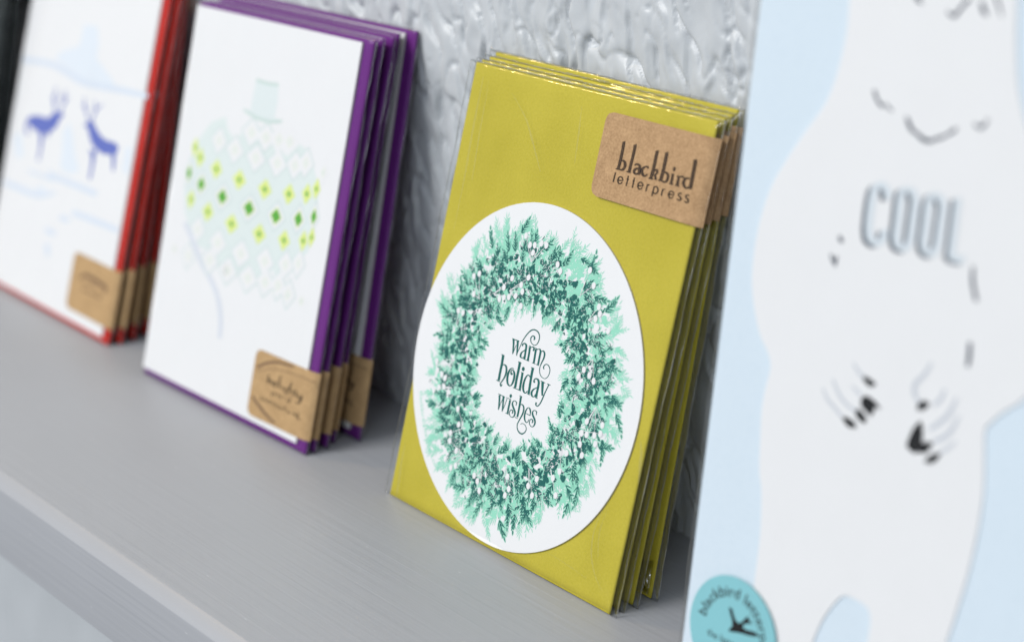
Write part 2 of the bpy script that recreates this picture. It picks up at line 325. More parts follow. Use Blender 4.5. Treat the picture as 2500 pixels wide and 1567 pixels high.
# outlines of the lettering and prints, millimetres on their card
D = {
'wish': [[45.88,65.69,46.83,65.96,46.36,64.61,47.2,64.82,46.79,62.91,47.52,63.06,47.22,61.18,47.64,61.27],[45.68,65.72,45.73,65.89,47.0,65.64,47.07,65.93,48.12,65.66,48.18,65.95,49.29,65.71,49.34,65.91],[47.59,61.23,47.27,61.22,47.91,62.66,47.63,62.66,48.38,64.37,48.11,64.37],[47.94,65.76,48.98,66.02,48.38,64.55,49.25,64.74,48.79,62.83,49.49,62.97,49.22,61.17,49.53,61.23],[49.53,61.21,49.22,61.19,49.68,62.46,49.37,62.46,50.21,64.0,49.9,64.0,50.86,66.1,50.48,66.12,51.78,67.89,51.36,67.96,52.78,69.33,52.37,69.46,53.88,70.34,53.52,70.6,55.01,70.81,54.98,71.21,56.36,70.72,56.65,71.07,57.39,70.11,57.81,70.33,57.84,69.22,58.25,69.29,57.75,67.91,58.12,67.9,57.14,66.89,57.41,66.77,56.4,66.55,56.39,66.32,55.33,66.75,55.11,66.54,54.59,67.4,54.23,67.27,54.47,68.25,54.0,68.26,55.02,68.88,54.8,69.15,55.44,68.75,55.9,69.12,55.58,68.4,56.27,68.51,55.57,67.94,55.98,67.93],[51.47,64.85,50.92,64.73,51.41,65.25,50.79,65.25,51.53,65.5,51.25,65.76,52.04,65.6,52.27,66.07,52.43,65.3,53.23,65.64,52.55,64.58,53.45,64.74,52.66,63.17,53.53,63.3,52.79,61.51,53.67,61.64,52.78,61.16,53.62,61.24],[52.47,61.06,52.5,61.2,53.19,61.04,53.25,61.25,53.94,61.06,53.99,61.23],[52.76,64.21,53.02,64.09,52.09,63.63,52.41,63.48,51.27,63.01,51.78,62.86,50.81,62.22,51.57,62.25,50.88,61.38,51.6,61.66,51.72,61.06,51.87,61.42,52.59,61.35,52.37,61.51,52.97,61.93,52.76,61.98],[54.12,65.36,55.07,65.54,54.36,63.86,55.26,64.01,54.47,62.45,55.34,62.58,54.51,61.13,55.42,61.26],[54.01,65.64,54.08,65.81,54.63,65.52,54.79,65.8,55.01,65.43,55.21,65.7],[53.92,61.07,53.99,61.26,54.77,61.01,54.84,61.25,55.61,61.04,55.66,61.23],[55.13,65.16,54.96,65.26,55.71,65.57,55.55,65.76,56.09,65.54,56.4,66.0,56.29,65.36,56.96,65.54,56.18,64.9,56.88,64.86,56.19,64.69,56.48,64.6],[57.05,65.43,58.0,65.58,57.22,63.91,58.08,64.05,57.35,62.38,58.22,62.51,57.43,61.07,58.26,61.19],[56.98,65.71,57.07,65.88,57.56,65.58,57.71,65.86,58.13,65.48,58.3,65.78],[56.95,61.03,56.99,61.19,57.82,60.99,57.88,61.23,58.65,61.02,58.7,61.21],[58.27,65.4,58.09,65.49,58.69,65.73,58.53,65.91,59.05,65.75,59.36,66.16,59.36,65.37,60.15,65.63,59.45,64.51,60.3,64.64,59.46,62.96,60.32,63.07,59.51,61.16,60.34,61.27],[58.93,61.01,58.98,61.18,59.66,60.97,59.72,61.21,60.49,61.02,60.53,61.21],[60.18,65.2,59.98,65.26,60.58,65.61,60.37,65.78,60.92,65.65,61.2,66.06,61.38,65.29,62.04,65.56,61.59,64.48,62.3,64.58,61.49,63.54,62.13,63.53,61.13,62.35,61.63,62.33,60.9,61.29,61.27,61.3,60.87,60.17,61.21,60.23,61.29,59.05,61.57,59.17,62.23,58.18,62.45,58.37,63.59,57.86,63.65,58.08,64.72,58.15,64.53,58.29,65.69,59.27,65.4,59.3,65.95,60.82,65.61,60.76,65.49,61.82,65.16,61.66,64.58,62.47,64.35,62.21,63.5,62.48,63.61,62.23,62.64,61.88,63.0,61.78,62.36,61.06,62.84,61.16,62.85,60.54,63.21,60.72],[42.59,59.55,43.77,59.74,42.84,56.92,43.95,57.09,42.84,54.15,43.92,54.31,42.96,51.54,44.07,51.72],[42.23,59.62,42.28,59.83,42.94,59.56,43.08,59.9,43.67,59.49,43.83,59.8],[42.28,51.32,42.34,51.53,43.23,51.27,43.32,51.59,44.17,51.32,44.23,51.53],[43.88,56.4,43.68,56.5,44.46,56.87,44.36,57.16,45.08,56.66,45.66,57.11,45.56,56.0,46.41,56.27,45.81,54.83,46.65,54.94,45.62,53.51,46.32,53.49,45.05,52.16,45.55,52.09,44.47,51.17,44.92,51.16,44.45,50.42,44.96,50.59,45.12,50.02,45.09,50.43,45.63,50.59,45.02,50.65,45.56,50.98,45.38,50.99],[49.57,56.98,49.46,56.83,48.86,57.18,48.86,56.93,47.85,56.8,48.28,56.61,47.06,55.77,47.87,55.74,46.72,54.31,47.71,54.44,46.98,52.73,47.91,52.99,47.69,51.64,48.39,52.04,48.93,51.25,49.03,51.65,49.99,51.79,49.52,51.94,50.64,52.86,49.83,52.85,50.87,54.28,49.93,54.14,50.63,55.6,49.75,55.32,49.81,56.51,49.2,56.13,48.79,56.66,48.88,56.39,48.18,56.02,48.62,56.0,48.15,55.4,48.77,55.61,48.52,54.92,49.05,55.36,49.33,55.08,48.91,55.24,49.29,55.55,49.1,55.55],[51.01,59.56,52.18,59.71,51.1,57.1,52.19,57.24,51.11,54.35,52.16,54.5,51.23,51.5,52.29,51.67],[50.63,59.56,50.7,59.77,51.38,59.47,51.49,59.84,52.22,59.47,52.33,59.81],[50.68,51.31,50.74,51.52,51.68,51.27,51.75,51.56,52.68,51.32,52.75,51.55,53.68,51.28,53.76,51.56,54.64,51.31,54.71,51.55],[53.28,56.7,54.25,56.86,53.39,54.84,54.36,55.0,53.48,53.04,54.45,53.2,53.58,51.37,54.55,51.53],[52.91,56.79,52.96,57.0,53.59,56.74,53.67,57.08,54.24,56.76,54.32,57.08],[53.5,58.83,53.68,58.87,53.12,58.46,54.16,58.68,53.05,58.02,54.38,58.3,53.27,57.65,54.31,57.87,53.75,57.44,53.94,57.48],[57.42,59.49,58.53,59.64,57.5,57.03,58.54,57.2,57.74,54.24,58.74,54.41,57.94,51.44,58.98,51.62],[57.0,59.48,57.05,59.69,57.77,59.43,57.85,59.76,58.55,59.44,58.63,59.77],[57.64,51.43,57.71,51.58,58.32,51.3,58.45,51.59,59.01,51.26,59.12,51.49],[58.0,56.52,57.71,56.32,57.37,57.05,57.04,56.73,56.38,57.13,56.57,56.88,55.45,56.26,56.04,56.18,54.9,54.77,55.72,54.83,54.82,53.14,55.75,53.32,55.27,51.88,56.07,52.2,56.22,51.21,56.61,51.6,57.24,51.35,56.95,51.58,57.81,52.17,57.48,52.25],[60.28,55.68,59.93,55.44,60.2,55.93,59.49,55.57,59.97,56.12,59.31,56.03,60.03,56.57,59.66,56.74,60.6,56.79,60.64,57.2,61.13,56.55,61.81,57.02,61.49,55.89,62.42,56.14,61.6,54.56,62.55,54.7,61.6,52.75,62.55,52.9,61.69,51.47,62.68,51.65],[61.42,51.34,61.48,51.49,62.19,51.24,62.3,51.53,62.84,51.23,62.93,51.46],[61.59,54.62,61.83,54.43,60.66,54.05,60.98,53.85,59.77,53.36,60.35,53.21,59.24,52.36,60.08,52.43,59.52,51.51,60.26,51.85,60.42,51.07,60.61,51.48,61.38,51.48,61.05,51.6,61.75,52.42,61.47,52.44],[63.04,56.6,64.22,56.89,63.48,55.17,64.52,55.44,63.9,53.87,64.76,54.09,64.36,52.71,65.0,52.88],[62.59,56.75,62.65,56.95,63.65,56.66,63.75,57.0,64.75,56.68,64.82,56.89],[66.4,56.82,66.82,56.8,65.74,54.96,66.17,54.95,65.14,53.13,65.64,53.12,64.66,51.32,65.16,51.31,64.15,50.03,64.58,49.96,63.45,49.24,63.69,48.99,63.06,49.34,62.68,49.01,62.95,49.68,62.3,49.56,63.03,50.11,62.49,50.11],[65.71,56.72,65.76,56.93,66.56,56.68,66.65,56.99,67.29,56.71,67.36,56.94],[44.9,47.25,45.83,47.49,45.37,45.8,46.16,45.99,45.7,44.32,46.34,44.45,46.02,42.82,46.36,42.88],[44.47,47.58,44.53,47.72,45.4,47.48,45.5,47.73,46.33,47.43,46.41,47.67,47.23,47.42,47.31,47.67,48.11,47.45,48.17,47.61],[46.37,42.87,46.1,42.85,46.66,44.54,46.42,44.53,47.17,46.48,46.93,46.48],[46.82,47.38,47.75,47.61,47.25,45.82,48.03,46.0,47.6,44.34,48.24,44.48,47.92,42.79,48.25,42.85],[48.23,42.88,47.96,42.87,48.67,44.48,48.37,44.48,49.03,45.86,48.73,45.84,49.31,47.3,48.98,47.28],[48.62,47.49,48.67,47.65,49.9,47.45,49.98,47.7,51.04,47.44,51.12,47.69],[50.27,47.25,51.08,47.38,50.31,45.9,51.12,46.02,50.3,44.42,51.12,44.55,50.4,42.92,51.19,43.05],[49.68,42.84,49.74,43.01,50.53,42.8,50.62,43.04,51.31,42.79,51.39,42.98],[50.42,49.19,50.6,49.23,50.09,48.87,50.99,49.04,50.01,48.49,51.15,48.71,50.17,48.18,51.08,48.35,50.56,47.98,50.74,48.01],[54.04,46.48,53.74,46.44,54.07,47.12,53.71,47.06,54.04,47.6,53.59,47.37,53.46,47.81,53.3,47.54,52.69,47.77,52.78,47.59,51.95,47.25,52.37,47.18,51.73,46.46,52.38,46.65,52.29,45.6,52.97,45.96,53.09,44.88,53.76,45.25,53.67,44.28,54.36,44.53,53.8,43.57,54.49,43.63,53.61,42.94,54.04,42.81,53.2,42.61,53.24,42.37,52.49,42.67,52.29,42.45,51.91,43.08,51.61,42.94,51.71,43.7,51.38,43.66,51.96,44.29,51.66,44.38,52.36,44.48,52.36,44.79,52.66,44.36,53.12,44.63,52.78,43.98,53.32,44.05,52.66,43.61,53.06,43.58],[54.82,49.6,55.75,49.77,55.03,47.89,55.87,48.03,55.15,45.62,55.95,45.75,55.21,43.24,56.01,43.37],[54.45,49.79,54.5,49.95,55.09,49.74,55.19,50.01,55.78,49.7,55.89,49.95],[54.5,42.84,54.56,43.01,55.22,42.79,55.3,43.02,55.95,42.79,56.02,42.98],[55.78,46.76,55.58,46.78,56.07,47.33,55.84,47.42,56.46,47.41,56.59,47.77,56.98,47.16,57.52,47.5,57.37,46.53,58.01,46.72,57.48,45.58,58.13,45.66,57.23,44.5,57.84,44.49,56.75,43.2,57.26,43.18,56.3,42.0,56.73,42.0,56.1,41.06,56.46,41.12,56.35,40.05,56.72,40.19,57.03,39.25,57.39,39.51,58.1,38.74,58.36,39.17,59.41,38.81,59.24,39.24,60.35,39.52,59.98,39.67,60.86,40.43,60.52,40.43,60.77,41.3,60.49,41.19,60.09,41.97,59.87,41.8,59.14,42.25,59.06,42.04,58.14,42.09,58.24,41.91,57.61,41.61,57.78,41.52],[59.16,45.4,59.23,45.61,60.19,45.35,60.28,45.6,61.22,45.31,61.32,45.58],[61.29,45.49,61.08,45.44,61.3,46.43,60.81,46.29,60.91,47.32,60.34,47.03,60.17,47.69,59.91,47.35,59.39,47.54,59.63,47.4,58.73,46.7,59.21,46.67,58.37,45.53,59.02,45.6,58.44,44.25,59.12,44.43,59.06,43.22,59.55,43.48,60.04,42.77,60.19,43.06,60.8,43.14,60.53,43.23,61.07,43.82,60.79,43.84,61.22,44.24,61.0,44.26],[63.95,46.36,63.66,46.32,63.98,47.0,63.63,46.93,63.96,47.47,63.52,47.25,63.43,47.63,63.28,47.37,62.68,47.63,62.76,47.42,61.88,47.12,62.27,47.04,61.69,46.34,62.32,46.53,62.18,45.57,62.84,45.94,63.03,44.89,63.69,45.26,63.61,44.2,64.29,44.43,63.71,43.48,64.34,43.53,63.51,42.85,63.91,42.73,63.11,42.53,63.14,42.29,62.41,42.58,62.22,42.37,61.85,42.99,61.55,42.85,61.64,43.61,61.32,43.55,61.81,44.22,61.5,44.29,62.18,44.41,62.2,44.72,62.58,44.25,63.02,44.52,62.66,43.88,63.18,43.93,62.5,43.56,62.87,43.49]],
'creases': [[6.79,141.82,7.2,141.83,6.62,123.15,7.66,123.21,7.36,107.12,7.99,107.16,7.48,92.21,7.69,92.23],[10.14,141.01,10.34,141.01,10.48,123.81,11.1,123.85,11.52,109.27,11.93,109.31],[22.89,139.06,23.05,139.15,31.33,132.62,31.81,132.86,36.95,125.84,37.81,126.17,43.44,118.11,43.61,118.17],[55.88,140.71,56.07,140.72,56.85,132.11,57.58,132.18,58.02,123.48,58.2,123.5],[101.69,29.79,101.86,29.8,99.42,22.12,99.92,22.19,100.22,14.75,100.88,14.98,103.46,9.52,103.91,9.79,108.0,6.15,108.13,6.25],[103.02,29.6,103.18,29.62,101.84,21.66,102.18,21.73,103.46,14.63,103.62,14.68],[81.37,8.68,81.43,8.81,91.05,8.18,91.17,8.44,100.73,7.26,100.79,7.39],[109.8,52.84,109.96,52.9,110.95,49.51,111.9,49.81,111.73,44.88,113.01,45.2,113.08,40.35,113.24,40.39],[4.69,19.45,4.9,19.48,4.3,12.3,5.38,12.52,4.88,5.4,6.17,5.68,5.66,0.62,5.88,0.67],[26.99,88.47,27.19,88.5,28.59,78.18,28.99,78.25,30.42,65.24,30.62,65.28]],  # outlines of glare streaks, highlight arcs and fold lines on the sleeve
'bbird': [[76.57,133.52,77.8,133.58,76.7,130.77,77.93,130.83,76.68,128.15,77.91,128.18,76.51,125.64,77.75,125.65],[76.8,133.11,76.44,133.49,77.32,133.36,76.93,133.72,77.79,133.76,77.54,133.96],[76.02,125.27,76.01,125.58,76.86,125.26,76.86,125.69,77.71,125.3,77.73,125.69],[77.7,127.8,77.47,128.05,78.38,128.02,78.48,128.59,78.94,127.64,79.93,128.04,79.1,126.73,80.27,126.71,78.85,126.02,79.59,125.64,78.34,125.76,78.37,125.26,77.62,125.87,77.45,125.58],[81.55,133.64,82.76,133.68,81.55,130.96,82.77,130.99,81.44,128.33,82.65,128.35,81.29,125.68,82.57,125.71],[81.59,133.08,81.29,133.39,82.38,133.39,81.97,133.78,82.85,133.79,82.57,134.02],[80.73,125.36,80.76,125.71,81.75,125.31,81.78,125.78,82.77,125.38,82.79,125.76],[84.03,127.71,83.34,127.99,84.24,128.07,83.91,128.5,84.97,128.09,85.2,128.73,85.34,127.87,86.33,128.22,85.48,126.88,86.68,126.99,85.48,125.61,86.68,125.65],[85.23,125.62,85.37,125.92,85.81,125.45,85.91,125.87,86.48,125.49,86.49,125.87],[85.78,127.56,85.93,127.08,84.41,127.36,84.92,126.83,83.4,126.43,84.48,126.32,83.89,125.44,84.63,125.98,85.27,125.34,85.01,125.84,86.01,126.04,85.6,126.27],[89.79,128.12,89.02,127.89,89.3,128.74,89.01,128.19,87.87,128.53,88.23,128.12,86.75,127.68,87.73,127.5,86.7,126.44,87.8,126.72,87.7,125.49,88.34,126.09,89.05,125.51,88.7,125.97,89.89,126.37,89.47,126.59],[90.95,133.5,92.24,133.55,90.97,131.14,92.27,131.19,90.97,128.57,92.26,128.59,90.75,125.66,92.05,125.66],[90.99,133.08,90.73,133.41,91.66,133.32,91.33,133.7,92.24,133.68,92.01,133.93],[90.37,125.29,90.39,125.63,91.35,125.24,91.37,125.69,92.38,125.3,92.39,125.68],[92.15,127.01,91.63,127.09,92.56,128.0,91.98,128.26,92.79,127.98,93.31,128.58,93.0,127.66,93.91,127.63,92.58,127.1,93.12,126.8,92.26,126.87,92.56,126.57],[92.15,126.87,92.69,127.15,92.6,126.23,93.45,126.59,93.03,125.56,93.87,125.85],[92.75,125.47,92.75,125.81,93.32,125.45,93.28,125.87,93.89,125.56,93.82,125.93],[94.95,133.75,96.29,133.8,95.0,131.33,96.34,131.38,94.99,128.48,96.32,128.51,94.83,125.74,96.16,125.76],[95.07,133.28,94.76,133.57,95.74,133.57,95.31,133.94,96.26,134.01,95.99,134.23],[94.43,125.44,94.39,125.78,95.13,125.47,95.09,125.88,95.73,125.53,95.7,125.91],[95.83,127.69,95.52,127.89,96.46,128.08,96.36,128.64,97.33,127.79,98.14,128.3,97.58,126.95,98.69,127.01,97.4,126.09,98.2,125.75,96.87,125.86,96.89,125.33,95.76,125.95,95.62,125.62],[99.31,128.42,100.37,128.49,99.37,127.3,100.42,127.36,99.37,125.6,100.48,125.66],[99.33,128.05,99.11,128.34,99.88,128.23,99.63,128.59,100.39,128.48,100.21,128.75],[99.1,125.44,99.14,125.78,99.91,125.37,99.96,125.83,100.73,125.39,100.78,125.77],[99.36,129.74,99.4,130.12,99.56,129.4,99.6,130.45,99.91,129.3,99.97,130.58,100.25,129.41,100.32,130.46,100.52,129.75,100.53,130.13],[101.82,128.33,102.76,128.4,101.86,127.07,102.91,127.15,101.9,125.6,103.0,125.67],[101.61,127.93,101.35,128.2,102.05,128.12,101.77,128.47,102.45,128.32,102.28,128.59],[101.51,125.49,101.56,125.83,102.43,125.43,102.47,125.84,103.34,125.46,103.36,125.83],[102.61,127.74,102.31,127.93,103.32,128.16,103.05,128.64,104.14,128.14,104.44,128.67,104.02,128.11,104.54,128.12],[106.77,133.84,108.11,133.9,106.86,131.33,108.21,131.4,106.96,128.81,108.3,128.89,107.05,126.01,108.39,126.09],[106.64,133.47,106.41,133.79,107.38,133.69,107.08,134.11,107.99,134.04,107.8,134.3],[107.17,125.7,107.19,126.04,107.69,125.65,107.66,126.09,108.28,125.76,108.22,126.13],[106.82,128.59,106.75,128.21,105.52,128.71,105.82,128.21,104.29,127.85,105.31,127.6,104.14,126.59,105.3,126.85,105.17,125.6,105.79,126.17,106.64,125.5,106.41,125.98,107.57,126.3,107.24,126.52]],
'bbcore': [[77.08,133.54,77.29,133.56,77.2,130.79,77.42,130.8,77.18,128.16,77.4,128.17,77.02,125.64,77.24,125.64],[76.65,133.27,76.59,133.33,77.16,133.51,77.09,133.57,77.69,133.84,77.64,133.87],[76.01,125.4,76.01,125.46,76.86,125.44,76.86,125.51,77.72,125.46,77.72,125.53],[77.6,127.9,77.56,127.95,78.42,128.25,78.44,128.36,79.35,127.8,79.52,127.87,79.58,126.72,79.79,126.72,79.15,125.86,79.29,125.79,78.35,125.56,78.36,125.47,77.55,125.75,77.52,125.7],[82.05,133.65,82.26,133.66,82.05,130.97,82.27,130.98,81.94,128.33,82.15,128.34,81.82,125.69,82.04,125.7],[81.47,133.21,81.41,133.26,82.21,133.55,82.14,133.62,82.73,133.88,82.68,133.92],[80.74,125.51,80.75,125.57,81.76,125.5,81.77,125.59,82.78,125.53,82.78,125.6],[83.75,127.82,83.62,127.88,84.1,128.25,84.04,128.33,85.07,128.35,85.11,128.47,85.75,128.01,85.93,128.08,85.98,126.92,86.19,126.94,85.97,125.63,86.19,125.63],[85.29,125.74,85.31,125.79,85.85,125.62,85.87,125.7,86.48,125.65,86.48,125.71],[85.84,127.37,85.87,127.28,84.62,127.14,84.71,127.05,83.85,126.38,84.04,126.37,84.19,125.66,84.33,125.76,85.17,125.55,85.12,125.64,85.84,126.14,85.77,126.18],[89.47,128.03,89.34,127.99,89.18,128.51,89.13,128.42,88.02,128.36,88.09,128.29,87.15,127.61,87.33,127.57,87.15,126.56,87.34,126.6,87.96,125.74,88.08,125.84,88.91,125.7,88.84,125.78,89.72,126.46,89.65,126.5],[91.48,133.52,91.71,133.53,91.51,131.16,91.74,131.17,91.5,128.58,91.73,128.58,91.28,125.66,91.51,125.66],[90.88,133.21,90.84,133.27,91.53,133.47,91.47,133.54,92.14,133.79,92.1,133.83],[90.38,125.43,90.38,125.49,91.35,125.42,91.36,125.51,92.38,125.46,92.38,125.53],[91.94,127.04,91.84,127.06,92.32,128.11,92.22,128.15,93.0,128.23,93.1,128.33,93.38,127.65,93.54,127.64,92.81,126.98,92.9,126.92,92.38,126.75,92.44,126.69],[92.37,126.99,92.47,127.03,92.95,126.38,93.1,126.44,93.38,125.68,93.53,125.73],[92.75,125.61,92.75,125.67,93.31,125.62,93.3,125.7,93.86,125.71,93.85,125.77],[95.5,133.77,95.74,133.78,95.55,131.35,95.79,131.36,95.53,128.5,95.77,128.5,95.38,125.75,95.62,125.75],[94.94,133.4,94.89,133.45,95.56,133.72,95.49,133.79,96.15,134.1,96.1,134.14],[94.42,125.58,94.41,125.64,95.12,125.64,95.11,125.71,95.72,125.69,95.71,125.75],[95.7,127.77,95.65,127.8,96.42,128.31,96.4,128.41,97.66,128.0,97.81,128.09,98.04,126.98,98.23,126.99,97.73,125.95,97.87,125.89,96.88,125.64,96.88,125.55,95.7,125.82,95.68,125.76],[99.75,128.45,99.94,128.46,99.8,127.32,99.99,127.33,99.83,125.62,100.02,125.63],[99.24,128.17,99.2,128.22,99.78,128.38,99.73,128.44,100.31,128.59,100.28,128.64],[99.11,125.58,99.12,125.64,99.93,125.56,99.94,125.64,100.75,125.54,100.76,125.61],[99.37,129.9,99.38,129.96,99.58,129.83,99.58,130.02,99.93,129.83,99.95,130.05,100.28,129.84,100.29,130.03,100.53,129.91,100.53,129.97],[102.21,128.36,102.38,128.37,102.29,127.1,102.48,127.12,102.35,125.63,102.55,125.64],[101.5,128.04,101.46,128.09,101.94,128.26,101.89,128.32,102.38,128.43,102.35,128.48],[101.53,125.63,101.54,125.69,102.45,125.6,102.45,125.67,103.35,125.61,103.35,125.68],[102.49,127.82,102.43,127.85,103.21,128.36,103.16,128.44,104.26,128.36,104.31,128.45,104.23,128.12,104.32,128.12],[107.32,133.87,107.56,133.88,107.42,131.36,107.66,131.37,107.51,128.84,107.75,128.86,107.6,126.04,107.84,126.06],[106.55,133.6,106.51,133.66,107.26,133.86,107.21,133.94,107.92,134.15,107.88,134.19],[107.18,125.84,107.18,125.9,107.68,125.83,107.67,125.91,108.25,125.91,108.24,125.98],[106.79,128.43,106.78,128.37,105.64,128.51,105.69,128.42,104.71,127.75,104.89,127.71,104.61,126.7,104.82,126.74,105.43,125.83,105.54,125.94,106.54,125.7,106.5,125.78,107.44,126.39,107.38,126.43]],
'lpress': [[76.04,124.31,76.61,124.32,75.99,122.9,76.56,122.92,75.92,121.42,76.5,121.43],[78.13,122.15,78.03,122.53,79.15,122.34,79.05,122.69,80.33,122.65,79.8,122.76,79.76,123.56,79.37,123.25,78.58,123.69,78.76,123.36,77.79,123.02,78.39,122.93,77.78,122.01,78.37,122.17,78.74,121.27,78.93,121.65,79.84,121.65,79.48,121.9,80.13,122.19,79.74,122.29],[81.72,124.46,82.29,124.48,81.72,122.93,82.28,122.95,81.7,121.39,82.26,121.41],[81.5,123.3,81.57,123.62,81.98,123.27,82.04,123.6,82.5,123.24,82.57,123.57],[84.37,124.47,84.93,124.49,84.39,122.94,84.95,122.97,84.39,121.42,84.95,121.44],[84.09,123.34,84.14,123.67,84.52,123.32,84.57,123.65,85.03,123.31,85.08,123.63],[86.85,122.28,86.77,122.66,87.86,122.45,87.76,122.8,89.06,122.77,88.54,122.88,88.47,123.68,88.09,123.38,87.32,123.81,87.49,123.48,86.53,123.14,87.11,123.05,86.52,122.14,87.09,122.3,87.48,121.42,87.66,121.79,88.55,121.79,88.2,122.04,88.87,122.33,88.5,122.44],[90.31,123.62,90.86,123.63,90.26,122.6,90.81,122.61,90.18,121.55,90.73,121.55],[90.79,122.8,90.39,122.87,91.07,123.38,90.68,123.64,91.67,123.44,91.6,123.79],[93.22,123.63,93.77,123.63,93.1,122.17,93.65,122.17,93.0,120.71,93.55,120.71],[93.57,122.9,93.21,123.03,94.01,123.47,93.79,123.81,94.66,123.33,95.1,123.63,95.0,122.62,95.59,122.64,94.66,121.95,95.04,121.69,94.07,121.88,93.94,121.5,93.47,122.14,93.22,121.9],[96.8,123.63,97.38,123.64,96.77,122.62,97.36,122.63,96.73,121.58,97.32,121.6],[97.27,122.81,96.88,122.88,97.58,123.39,97.2,123.65,98.15,123.45,98.08,123.8],[99.87,122.39,99.8,122.76,100.87,122.55,100.82,122.9,102.16,122.75,101.68,122.9,101.58,123.68,101.22,123.38,100.47,123.82,100.62,123.49,99.68,123.19,100.24,123.09,99.63,122.19,100.22,122.37,100.61,121.46,100.82,121.85,101.66,121.8,101.34,122.06,102.0,122.32,101.64,122.44],[105.06,123.78,104.81,123.47,104.32,124.04,104.31,123.66,103.44,123.66,103.96,123.51,103.57,122.93,104.04,123.2,104.36,122.61,104.74,122.98,104.77,122.37,105.39,122.44,104.52,122.02,104.86,121.7,104.1,121.99,103.94,121.62,103.62,122.22,103.32,121.93],[108.11,123.89,107.87,123.58,107.42,124.12,107.44,123.74,106.53,123.74,107.04,123.56,106.57,122.99,107.05,123.24,107.34,122.66,107.73,123.02,107.76,122.38,108.37,122.47,107.57,122.01,107.93,121.7,107.18,122.02,107.02,121.65,106.68,122.22,106.41,121.92]],
'o_green': [[21.12,79.17],[36.44,77.38],[54.69,76.7],[72.13,77.35],[85.86,79.13],[94.64,81.82],[11.63,81.73]],
'o_yel': [[13.18,91.9],[17.65,88.76],[29.71,86.6],[45.68,85.61],[62.76,85.33],[77.87,86.54],[88.43,88.7],[93.49,91.51],[15.7,72.3],[28.43,70.04],[45.2,68.9],[63.65,69.02],[79.44,70.09],[90.84,72.36],[95.28,74.61]],
'o_faint': [[28.52,97.1],[39.81,95.61],[53.92,95.19],[67.81,95.83],[78.64,97.01],[84.9,99.05],[23.43,62.26],[38.15,60.31],[54.09,59.59],[69.8,60.31],[82.62,61.81],[90.16,64.02],[48.75,103.6],[58.26,103.5],[66.47,104.12],[73.24,104.5],[34.69,52.83],[47.45,51.76],[61.0,51.96],[72.1,52.97],[80.24,53.76],[96.14,97.83],[19.75,51.25],[87.08,52.14]],
'o_dots': [[86.71,51.42],[95.42,51.61],[9.6,51.67],[19.22,51.38],[46.1,51.64],[60.6,51.7],[71.38,52.75],[78.26,51.89],[95.83,97.77]],
'o_fill': [[9.33,83.29,12.88,92.98,21.41,102.84,30.41,106.54,33.13,102.04,38.84,99.17,44.01,103.33,47.0,99.5,51.7,103.29,57.42,99.7,63.28,103.94,71.11,98.93,74.37,105.33,82.79,104.17,88.38,99.94,92.93,94.53,95.52,88.26,96.44,81.66,95.97,73.71,94.26,68.61,88.9,65.33,85.47,61.38,78.82,55.59,75.23,58.55,67.39,52.98,62.54,56.8,54.19,52.18,48.15,56.36,41.27,52.61,35.24,56.32,26.17,56.05,18.84,60.17,12.96,66.36,10.22,74.36]],
'o_cap': [[46.27,123.08,52.96,122.85,60.75,123.33,61.87,117.56,61.52,111.38,66.44,110.97,64.01,109.72,56.71,109.14,50.07,109.23,40.94,110.99,45.63,111.48,45.97,117.21]],
'o_capline': [[46.21,122.18,46.51,123.36,52.96,121.95,53.1,123.23,60.82,122.56,60.79,123.71],[41.05,110.6,41.76,111.53,48.67,108.96,49.37,110.23,55.59,108.66,55.84,110.05,61.37,109.12,61.08,110.35,66.68,110.48,66.2,111.46]],
'o_thread': [[12.77,62.41,15.18,63.57,19.4,57.1,22.23,58.45,28.04,50.11,30.76,51.54,36.77,44.77,39.44,46.19,42.6,39.74,45.54,40.9,46.39,32.84,49.5,33.69,47.89,26.02,50.55,26.61]],
'pl_text': [[83.66,21.65,84.45,21.78,83.59,20.25,84.45,20.41,83.72,18.57,84.65,18.76],[84.29,19.54,84.1,19.85,85.51,20.07,86.06,20.51,85.79,18.76,86.56,18.97],[87.76,20.44,88.4,20.36,86.87,19.05,87.65,19.26,88.62,18.42,88.5,18.88,89.77,19.83,89.07,19.64,88.32,20.57,87.85,20.23],[90.89,23.24,91.45,23.3,90.47,20.73,91.25,20.88,90.96,18.79,91.8,19.02],[92.73,19.98,93.44,20.12,92.78,18.64,93.55,18.79],[96.31,20.43,96.6,20.14,94.55,19.57,95.34,19.51,95.02,18.03,95.56,18.52,97.42,18.73,96.88,18.84,97.78,20.92,97.08,20.86,97.71,22.69,98.41,22.81,97.07,18.82,97.76,18.89],[101.42,20.82,101.52,20.45,99.3,20.21,99.95,20.06,99.71,18.66,100.23,19.1,102.09,19.15,101.61,19.31,101.46,20.47,102.08,20.64,101.63,18.68,102.32,18.83],[103.04,19.72,103.72,19.91,103.47,18.18,104.06,18.64,105.92,18.69,105.34,18.82,104.97,20.24,105.53,20.08,104.83,18.29,105.57,18.32,103.97,17.05,104.41,16.64,102.59,17.1,102.39,16.65]],
